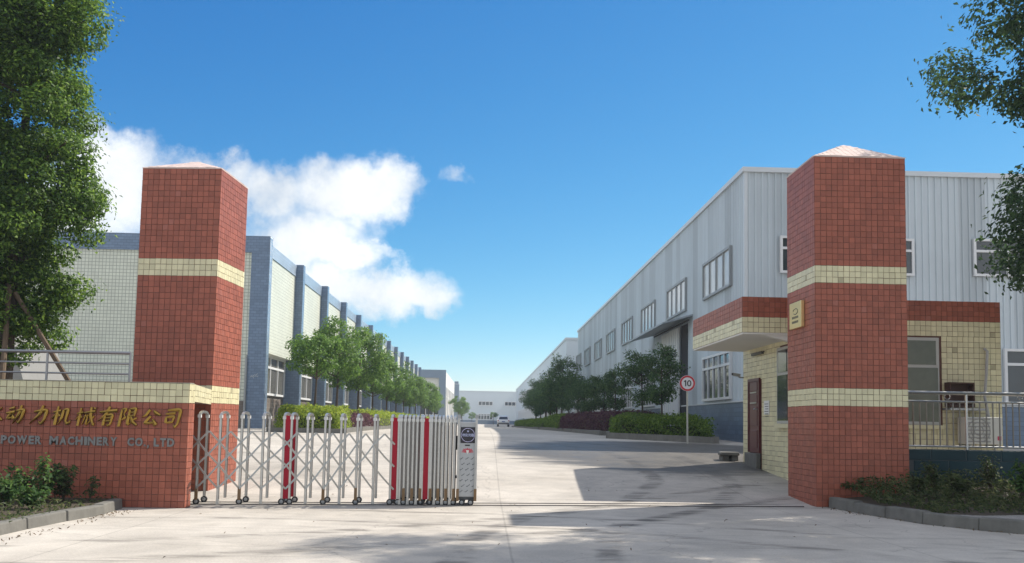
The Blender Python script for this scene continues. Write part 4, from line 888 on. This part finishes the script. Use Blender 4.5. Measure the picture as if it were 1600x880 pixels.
# ================================================================== PLANTS
def shrub(label, loc, h, r, nst, nleaf, size, mt, seed, name='shrub', cat='shrub', group=None):
    rng = np.random.default_rng(seed); t = thing(name, label, cat, loc, group); mb = MB(); C = []; Nn = []
    for k in range(nst):
        a = rng.uniform(0, 6.28); rr = r*rng.uniform(.2, 1); hh = h*rng.uniform(.6, 1); p = [V((0, 0, 0)), V((rr*.4*math.cos(a), rr*.4*math.sin(a), hh*.5)), V((rr*math.cos(a), rr*math.sin(a), hh))]
        mb.tube(p, [.012, .008, .003], BARK, 5); m_ = nleaf//nst; s_ = rng.uniform(.25, 1, m_)
        for s in s_:
            q = p[0].lerp(p[1], s*2) if s < .5 else p[1].lerp(p[2], s*2-1); d = rng.normal(0, 1, 3); d[2] = abs(d[2])*.5; d /= np.linalg.norm(d); C.append(np.array(q)+d*rng.uniform(.02, .09)*(1+r)); Nn.append(d*.5+np.array([0, 0, .8]))
    o = link('stems', mb.mesh('stems')); o.parent = t
    o = link('leaves', leaf_mesh('leaves', np.array(C), np.array(Nn), size, mt, rng, .4)); o.parent = t
    return t
for k, (px, Y, h, r, lab) in enumerate(((6, 12.9, .42, .3, 'low leafy shrub at the left picture edge in the bed under the sign wall'), (30, 13.6, .5, .26, 'slim shrub beside the leftmost one below the word POWER'),
        (68, 13.4, .62, .3, 'tallest leafy shrub in the bed in front of the sign wall'), (98, 13.7, .55, .26, 'brownish shrub right of the tallest one against the sign wall'), (139, 13.9, .42, .1, 'thin lone sprig at the right end of the sign wall bed'), (48, 12.6, .28, .22, 'small low plant near the kerb below the tallest shrub'))):
    p = at(px, 790, Y); shrub(lab, (p.x, Y, .11), h, r, 7 if r > .15 else 3, 420 if r > .15 else 60, .085, LEAF_W if k in (3, 4) else LEAF_B, 40+k, group='shrubs in front of the sign wall')
def ground_cover(name, label, pts_fn, n, size, mt, seed, cat):
    rng = np.random.default_rng(seed); C = np.array([pts_fn(rng) for _ in range(n)]); o = link(name, leaf_mesh(name, C, np.tile(np.array([0, -.2, .7]), (n, 1)), size, mt, rng, .28)); tag(o, label, cat, kind='stuff'); return o
def rw(rng):
    x = rng.uniform(5.95, 14); y = rng.uniform(13.75 if x > 6.3 else 14.6, LWY-.05); hmax = .10+.22*max(0, math.sin(x*2.1)*math.sin(y*1.7+x))
    zb = .14+.27*max(0, (y-14)/3); return (x, y, zb+rng.uniform(0, 1)**1.5*hmax)
ground_cover('weeds', 'low tangled weeds covering the bed below the teal wall', rw, 15000, .085, LEAF_W, 3, 'weeds')
def lwd(rng):
    x = rng.uniform(-9, -5.15); y = rng.uniform(11, 14.2); return (x, y, .11+rng.uniform(0, 1)**2*.13*(.4+abs(math.sin(x*3)*math.cos(y*2))))
ground_cover('weeds', 'sparse low weeds on the soil under the sign wall', lwd, 3500, .07, LEAF_W, 4, 'weeds')
for k, (px, Y, h, r, lab) in enumerate(((1462, 15.9, .5, .25, 'feathery tall weed nearest the right pillar in front of the teal wall'), (1505, 15.2, .38, .3, 'broad leafy weed in the middle of the bed below the balustrade'), (1548, 16.2, .55, .2, 'tall feathery weed in front of the teal wall near the air conditioner'), (1597, 15.2, .6, .28, 'leafy weed at the right picture edge in front of the teal wall'), (1432, 15.6, .32, .22, 'low weed at the foot of the right pillar'))):
    p = at(px, 760, Y); shrub(lab, (p.x, Y, .18+.08*(Y-14)), h, r, 8, 330, .10 if k in (1, 3) else .07, LEAF_W if k != 3 else LEAF_B, 60+k, 'weed_plant', 'weed', 'tall weeds below the teal wall')

# big camphor tree on the left with timber props
tz = 19.2; tb = at(12, 590, tz)
me, cs = crown(11, [(2.2, .4), (2.7, .85), (3.6, 1.05), (5, 1.2), (7, 1.3), (9, 1.15), (10.6, .8), (11.6, .25)], 250, 130000, .088, LEAF_A, (.28, .44))
tk = trunk_mesh(5, 10.2, .17, cs, 46, BARK, .012, .22)
tree_from('tall dense camphor tree at the left picture edge behind the sign wall', (tb.x-.05, tz, gz(tz)), (tk, me), name='camphor_tree')
for k, (pa, pb, lab) in enumerate((((52, 505), (108, 598), 'leaning timber prop slanting from the left tree down to the right'), ((14, 455), (2, 600), 'steep timber prop against the trunk of the left tree'))):
    a, b = at(*pa, tz-.25), at(*pb, tz-.8 if k else tz-.3); d = (b-a).normalized(); b = a+d*((a.z-gz(tz))/-d.z); mb = MB(); mb.tube([a-d*(.7 if k == 0 else .2), a.lerp(b, .5)+V((.01, 0, 0)), b], [.045, .05, .056], WOOD, 8); solo('timber_prop', mb, lab, 'timber prop', 'timber props of the left tree')
a = at(18, 520, 30); b = at(47, 600, 30); mb = MB()
mb.hexa([(a.x-5, 30, gz(30)), (b.x+.25, 30, gz(30)), (b.x+.25, 33, gz(30)), (a.x-5, 33, gz(30)), (a.x-5, 30, a.z), (a.x, 30, a.z), (a.x, 33, a.z), (a.x-5, 33, a.z)], mat('grey render', (.22, .22, .215), .9, .15, 3))
solo('concrete_ramp', mb, 'sloping grey concrete wall end behind the trunk of the left tree', 'wall')
# big tree on the right, crown reaching into the picture
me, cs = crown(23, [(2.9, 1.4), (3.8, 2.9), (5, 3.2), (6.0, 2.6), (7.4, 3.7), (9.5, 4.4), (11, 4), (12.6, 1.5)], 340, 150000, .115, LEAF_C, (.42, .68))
tk = trunk_mesh(9, 11.0, .2, cs, 46, BARK, .01, .25)
RT = tree_from('large dark leafy tree whose crown hangs in at the right picture edge', (12.05, 15.8, .4), (tk, me), name='camphor_tree')

# street trees: three crown kinds each side
def kind(seed, prof, ncl, nl, size, mt, h, r0, nlimb, rc): me, cs = crown(seed, prof, ncl, nl, size, mt, rc); return (trunk_mesh(seed, h, r0, cs, nlimb, BARK, .02, .4), me)
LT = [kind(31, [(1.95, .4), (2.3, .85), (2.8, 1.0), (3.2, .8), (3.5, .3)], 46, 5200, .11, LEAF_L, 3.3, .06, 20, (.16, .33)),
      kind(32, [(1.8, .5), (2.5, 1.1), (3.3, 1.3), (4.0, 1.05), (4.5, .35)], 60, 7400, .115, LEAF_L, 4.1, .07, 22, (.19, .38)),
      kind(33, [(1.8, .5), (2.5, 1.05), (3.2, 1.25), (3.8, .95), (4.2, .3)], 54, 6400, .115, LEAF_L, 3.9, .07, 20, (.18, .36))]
ORD = ['first', 'second', 'third', 'fourth', 'fifth', 'sixth', 'seventh', 'eighth', 'ninth', 'tenth', 'eleventh', 'twelfth', 'thirteenth', 'fourteenth', 'fifteenth', 'sixteenth']
TXL = -6.2
for k in range(14):
    px = (493, 527, 561, 583, 604)[k] if k < 5 else None; Y = TXL*FPX/(px-757) if px else 62.3+6.6*(k-4)
    s = (1.0, 1.0, 1.06, 1.0, 1.03)[k] if k < 5 else random.uniform(.93, 1.08); vi = (0, 1, 1, 2, 1)[k] if k < 5 else k % 3
    tree_from(f'{ORD[k]} street tree from the gate in the row before the tiled workshop', (TXL, Y, gz(Y)), LT[vi], (s, s, s*random.uniform(.97, 1.05)), k*1.3, 'street trees along the left side')
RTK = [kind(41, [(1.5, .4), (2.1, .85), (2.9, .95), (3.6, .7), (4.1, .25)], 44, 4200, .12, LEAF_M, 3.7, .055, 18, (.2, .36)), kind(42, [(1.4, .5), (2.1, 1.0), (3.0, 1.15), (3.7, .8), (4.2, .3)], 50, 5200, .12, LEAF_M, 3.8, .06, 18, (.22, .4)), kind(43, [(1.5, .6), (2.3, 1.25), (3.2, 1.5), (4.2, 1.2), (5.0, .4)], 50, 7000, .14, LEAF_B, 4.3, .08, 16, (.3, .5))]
TXR = 6.3; rpx = [1035, 1003.5, 956, 939, 924, 909, 899]
for k in range(16):
    Y = TXR*FPX/(rpx[k]-757) if k < 7 else 68+6.2*(k-6); vi = (0, 1, 0, 1, 0, 1, 1)[k] if k < 7 else (2 if k in (8, 9, 11, 13) or k > 13 else 1); s = (.82, .84, .78, .8, .8, .82, .85)[k] if k < 7 else random.uniform(.95, 1.2)
    tree_from(f'{ORD[k]} tree from the gate in the dark row along the factory hall', (TXR+random.uniform(-.2, .2) if k else TXR, Y, gz(Y)), RTK[vi], (s, s, s), k*1.7, 'street trees along the right side')
for k, (px, Y, s, vi, lab) in enumerate(((737, 246, .85, 2, 'small dark tree left of the ground floor windows of the far hall'), (771, 244, 1.05, 0, 'small round tree right of the ground floor windows of the far hall'), (716, 150, 1.15, 2, 'bushy green tree beside the pale block at the end of the left row'), (722, 178, 1.0, 1, 'green tree in front of the left end of the far hall'))):
    tree_from(lab, (at(px, 655, Y).x, Y, gz(Y)), LT[vi], (s, s, s*(.85 if k < 2 else .95)), k, 'trees at the far end')

# hedges: clipped masses of leaves over a dark twiggy core, inside kerbed beds
def hedge(label, quad, h, mt, seed, dens=750, size=.08, group='clipped hedges'):
    rng = np.random.default_rng(seed); Q = [np.array(q, float) for q in quad]; cx = sum(q[0] for q in quad)/4; cy = sum(q[1] for q in quad)/4; z0 = gz(cy)
    t = thing('hedge', label, 'hedge', (cx, cy, z0), group); mb = MB(); sh = [tuple(q+(np.array((cx, cy))-q)/np.linalg.norm(np.array((cx, cy))-q)*.45) for q in Q]; mb.prism(sh, gz(Q[0][1])-.1, z0+h-.3, mat('hedge twigs', (.035, .04, .018), 1, .4, 9)); part('twigs', mb, t)
    C = []; Nn = []
    def bump(x, y): return .09*math.sin(x*2.3+seed)*math.cos(y*1.7)+.07*math.sin(x*5.1+y*4.3)+.04*math.sin(x*9+2*seed)*math.sin(y*8)
    A = abs((Q[2]-Q[0])[0]*(Q[3]-Q[1])[1]-(Q[2]-Q[0])[1]*(Q[3]-Q[1])[0])/2; near = 30/max(30, min(q[1] for q in Q)); dd = dens*near**1.0; sz = size/near**.5
    for _ in range(int(A*dd)):
        a, b = rng.uniform(size=2); p = (Q[0]*(1-a)+Q[1]*a)*(1-b)+(Q[3]*(1-a)+Q[2]*a)*b; C.append((p[0], p[1], gz(p[1])+h-.16*rng.uniform()**1.5+bump(*p)-.2*math.exp(-min(a, 1-a)*np.linalg.norm(Q[1]-Q[0])/.16)-.2*math.exp(-min(b, 1-b)*np.linalg.norm(Q[3]-Q[0])/.16)+(rng.uniform(0, .12) if rng.uniform() < .1 else 0))); Nn.append((0, 0, .9))
    for i in range(4):
        a_, b_ = Q[i], Q[(i+1) % 4]; e = b_-a_; L = np.linalg.norm(e); nn = np.array([e[1], -e[0]])/L
        for _ in range(int(L*h*dd*1.1)):
            s = rng.uniform(); z = rng.uniform(.12, 1)*h; p = a_+e*s+nn*(rng.normal(-.03, .07)+bump(s*L*1.3, z*3)-.22*(z/h)**5); C.append((p[0], p[1], gz(p[1])+z+bump(*p)*z/h)); Nn.append((nn[0]*.7, nn[1]*.7, .5))
    link('leaves', leaf_mesh('leaves', np.array(C), np.array(Nn), sz, mt, rng, .55), t); return t
def bed(quad, h=.16):
    # kerb ring round a hedge bed
    cx = sum(q[0] for q in quad)/4; cy = sum(q[1] for q in quad)/4
    k = tag(thing('kerb', None, None, (cx, cy, gz(cy))), kind='structure')
    for i in range(4):
        a, b = V((*quad[i], 0)), V((*quad[(i+1) % 4], 0)); L = (b-a).length; t = (b-a)/L; nrm = V((t.y, -t.x, 0)); n_ = max(1, int(L/1.6)) if L < 30 else 20
        for j in range(n_):
            p, q = a+t*(L*j/n_+.006), a+t*(L*(j+1)/n_-.006); mb = MB(); zp, zq = gz(p.y), gz(q.y); jj = random.uniform(-.01, .01)
            mb.hexa([p-nrm*.0+V((0, 0, zp-.1)), p+nrm*.15+V((0, 0, zp-.1)), q+nrm*.15+V((0, 0, zq-.1)), q+V((0, 0, zq-.1)), p+V((0, 0, zp+h+jj)), p+nrm*.15+V((0, 0, zp+h+jj)), q+nrm*.15+V((0, 0, zq+h+jj)), q+V((0, 0, zq+h+jj))], CONC); part('kerb_stone', mb, k)
HL = -7.25, -5.1
hedge('bright yellow green clipped hedge nearest the gate on the left', [(HL[0], 34.6), (HL[1], 34.6), (HL[1], 37.5), (HL[0], 37.5)], .86, LEAF_H, 1)
hedge('purple leaved low hedge in front of the green strip on the left', [(-6.15, 37.7), (HL[1], 37.7), (HL[1], 47), (-6.15, 47)], .62, LEAF_P, 2)
hedge('yellow green hedge strip behind the purple one on the left', [(HL[0], 37.6), (-6.25, 37.6), (-6.25, 47), (HL[0], 47)], .88, LEAF_H, 12)
hedge('long yellow green hedge strip under the left tree row', [(HL[0], 47.1), (HL[1], 47.1), (HL[1], 110), (HL[0], 110)], .85, LEAF_H, 3, 200)
bed([(HL[0]-.15, 34.45), (HL[1]+.15, 34.45), (HL[1]+.15, 110), (HL[0]-.15, 110)])
h1 = [(4.55, 34.3), (7.15, 31.0), (7.6, 36.0), (5.0, 38.2)]
hedge('large green clipped hedge behind the speed limit sign', h1, .76, LEAF_G, 5); bed([(4.38, 34.25), (7.2, 30.72), (7.8, 36.1), (4.95, 38.4)], .2)
hedge('dark purple hedge beyond the large green one on the right', [(4.95, 40), (7.4, 40), (7.4, 56), (4.3, 56)], .9, LEAF_P, 6)
hedge('green hedge just beyond the dark purple hedge on the right', [(4.3, 56.2), (7.4, 56.2), (7.4, 68), (4.2, 68)], .9, LEAF_G, 7); bed([(4.75, 39.4), (7.55, 39.4), (7.55, 69), (4.0, 69)], .18)
hedge('far green hedge strip on the right before the second factory hall', [(4.2, 71), (7.2, 71), (7.2, 100), (4.2, 100)], .8, LEAF_G, 8, 220)
hedge('farthest green hedge strip beside the parked car', [(4.3, 101), (7.2, 101), (7.2, 140), (4.3, 140)], .85, LEAF_G, 9, 200); bed([(4.0, 70.6), (7.35, 70.6), (7.35, 140.5), (4.0, 140.5)], .16)

# litter blown over the concrete
def lit(rng):
    y = rng.uniform(9, 24); x = rng.uniform(-4.8, 5.6); return (x, y, gz(y)+.012)
ground_cover('fallen_leaves', 'scattered fallen leaves and grit on the concrete drive', lit, 60, .045, leafmat('dry leaf', (.10, .06, .03), (.14, .10, .05), (.06, .05, .03)), 8, 'leaves')
def edge(rng):
    if rng.uniform() < .5: y = rng.uniform(9, 14); return (-4.95+abs(rng.normal(0, .12)), y, .012)
    t = rng.uniform(); return (5.75+1.2*t**2-abs(rng.normal(0, .1)), 16.2-3.8*t, .012)
ground_cover('fallen_leaves', 'dry leaves gathered along the foot of the kerbs', edge, 220, .045, MATS['dry leaf'], 9, 'leaves')
# downpipe between the left pillar and the corner pier
dpp = at(383, 600, L0-.1); mb = MB(); mb.tube([(dpp.x, L0-.06, gz(L0)), (dpp.x, L0-.06, zc(383, 560, L0)), (dpp.x, L0+.1, zc(383, 556, L0))], .05, GREYST, 8); part('downpipe', mb, ws)
# ================================================================== SIGN, STONES, CAR
SY = 31.0; sc0 = at(1074, 599, SY-.6); sg = thing('speed_sign', 'round red and white speed limit sign reading 10 on a pole', 'sign', (sc0.x, SY-.6, gz(SY)))
mb = MB(); mb.tube([(sc0.x+.02, SY-.56, gz(SY)-.1), (sc0.x, SY-.56, sc0.z+.1)], .03, mat('galvanised pole', (.42, .41, .36), .5, .15, 12, metal=.3), 8); part('pole', mb, sg)
SR = .248; SGW = mat('sign white', (.72, .73, .74), .35); SGR = mat('sign red', (.5, .02, .035), .35)
def disc(r0, r1, y, mt, k=40):
    mb = MB(); A = np.linspace(0, 2*math.pi, k, endpoint=False)
    vs = [(sc0.x+math.cos(a)*r, y, sc0.z+math.sin(a)*r) for r in (r0, r1) for a in A]
    if r0 == 0: vs = [(sc0.x+math.cos(a)*r1, y, sc0.z+math.sin(a)*r1) for a in A]; return mb.add(vs, [tuple(range(k))], mt)
    return mb.add(vs, [(i, (i+1) % k, k+(i+1) % k, k+i) for i in range(k)], mt)
d = disc(0, SR, SY-.61, SGW); d.tube([(sc0.x, SY-.609, sc0.z), (sc0.x, SY-.592, sc0.z)], SR, SGW, 40); part('disc', d, sg); part('red_ring', disc(SR*.74, SR*.965, SY-.614, SGR), sg)
mb = MB(); ny = SY-.617
mb.box(sc0.x-.075, sc0.x-.04, ny, ny+.002, sc0.z-.095, sc0.z+.095, INK); mb.add([(sc0.x-.0751, ny, sc0.z+.094), (sc0.x-.0751, ny, sc0.z+.052), (sc0.x-.115, ny, sc0.z+.03), (sc0.x-.115, ny, sc0.z+.06)], [(0, 1, 2, 3)], INK); part('numeral', mb, sg)
mb = MB(); A_ = np.linspace(0, 2*math.pi, 28, endpoint=False); mb.add([(sc0.x+.055+math.cos(a)*rx_, ny, sc0.z+math.sin(a)*rz_) for rx_, rz_ in ((.068, .097), (.034, .064)) for a in A_], [(i, (i+1) % 28, 28+(i+1) % 28, 28+i) for i in range(28)], INK); part('numeral', mb, sg)
p = atx(1148, 716, gw-.35); mb = MB(); yy = GYB+.3
st = thing('stone_bench', 'low rough stone slab on blocks at the guardhouse corner', 'stone', (gw-.5, yy, gz(yy)))
mb.hexa([(gw-.55, yy-.2, gz(yy)+.12), (gw-.08, yy-.3, gz(yy)+.12), (gw-.05, yy+.3, gz(yy)+.12), (gw-.52, yy+.2, gz(yy)+.12), (gw-.53, yy-.18, gz(yy)+.2), (gw-.1, yy-.28, gz(yy)+.21), (gw-.07, yy+.28, gz(yy)+.2), (gw-.5, yy+.18, gz(yy)+.21)], CONC); bevel(part('slab', mb, st), .03, 3)
for x in (gw-.48, gw-.25): mb = MB(); mb.box(x, x+.16, yy-.18, yy+.2, gz(yy)-.1, gz(yy)+.12, CONC); bevel(part('block', mb, st), .02)
# white SUV seen from behind
cy_ = 150.0; cc_ = at(786.5, 667, cy_); zg = gz(cy_); car = thing('parked_car', 'white car seen from behind far down the road by the hedge', 'car', (cc_.x, cy_, zg))
CW = mat('white car paint', (.75, .76, .78), .25, coat=.5); prof = [(0, .35), (0, .95), (.25, 1.05), (.65, 1.58), (1.2, 1.66), (2.4, 1.62), (3.2, 1.1), (4.3, .95), (4.45, .6), (4.4, .32)]
mb = MB(); hw = .9; n_ = len(prof); vs = [(cc_.x+s*(hw if z < 1.1 else hw-.16), cy_+y, zg+z) for s in (-1, 1) for y, z in prof]
mb.add(vs, [tuple(range(n_-1, -1, -1)), tuple(range(n_, 2*n_))]+[(i, (i+1) % n_, n_+(i+1) % n_, n_+i) for i in range(n_)], CW); bevel(part('body', mb, car), .06, 3)
mb = MB(); mb.add([(cc_.x+x, cy_+y-.03, zg+z) for x, y, z in ((-.68, .30, 1.1), (.68, .30, 1.1), (.60, .60, 1.5), (-.60, .60, 1.5))], [(0, 1, 2, 3)], GLASS); part('rear_window', mb, car)
for s in (-1, 1):
    mb = MB(); mb.add([(cc_.x+s*(.79 if z > 1.3 else .9), cy_+y, zg+z) for y, z in ((.7, 1.14), (2.95, 1.14), (2.3, 1.54), (.95, 1.54))], [(0, 1, 2, 3)], GLASS); part('side_window', mb, car)
    mb = MB(); mb.box(cc_.x+s*.88-.14*(s > 0), cc_.x+s*.88+.14*(s < 0), cy_-.03, cy_+.08, zg+.82, zg+1.0, mat('tail light', (.4, .02, .02), .2)); part('tail_light', mb, car)
    for y in (.85, 3.5): mb = MB(); mb.tube([(cc_.x+s*.68, cy_+y, zg+.33), (cc_.x+s*.92, cy_+y, zg+.33)], .33, BLACKR, 18); part('wheel', mb, car)
mb = MB(); mb.box(cc_.x-.85, cc_.x+.85, cy_-.06, cy_-.005, zg+.36, zg+.62, mat('grey bumper', (.12, .12, .13), .5)); part('bumper', mb, car)
mb = MB(); mb.box(cc_.x-.24, cc_.x+.24, cy_-.03, cy_-.004, zg+.72, zg+.84, mat('blue plate', (.03, .08, .3), .4)); part('number_plate', mb, car)

# ================================================================== AIR
hz = MB(); hz.box(-710, 710, -160, 1410, -1.0, 15.5, None)
hm = bpy.data.materials.new('pale air'); hm.use_nodes = True; hn = hm.node_tree.nodes; hn.remove(hn['Principled BSDF'])
pv = hn.new('ShaderNodeVolumePrincipled'); pv.inputs['Color'].default_value = (.80, .90, 1.0, 1); pv.inputs['Density'].default_value = .0007; pv.inputs['Anisotropy'].default_value = .3
hm.node_tree.links.new(pv.outputs[0], hn['Material Output'].inputs['Volume'])
hz.mats = [hm]; hz.mi = [0]*6
tag(link('haze', hz.mesh('haze')), 'thin pale summer haze in the air over the yard', None, kind='stuff')
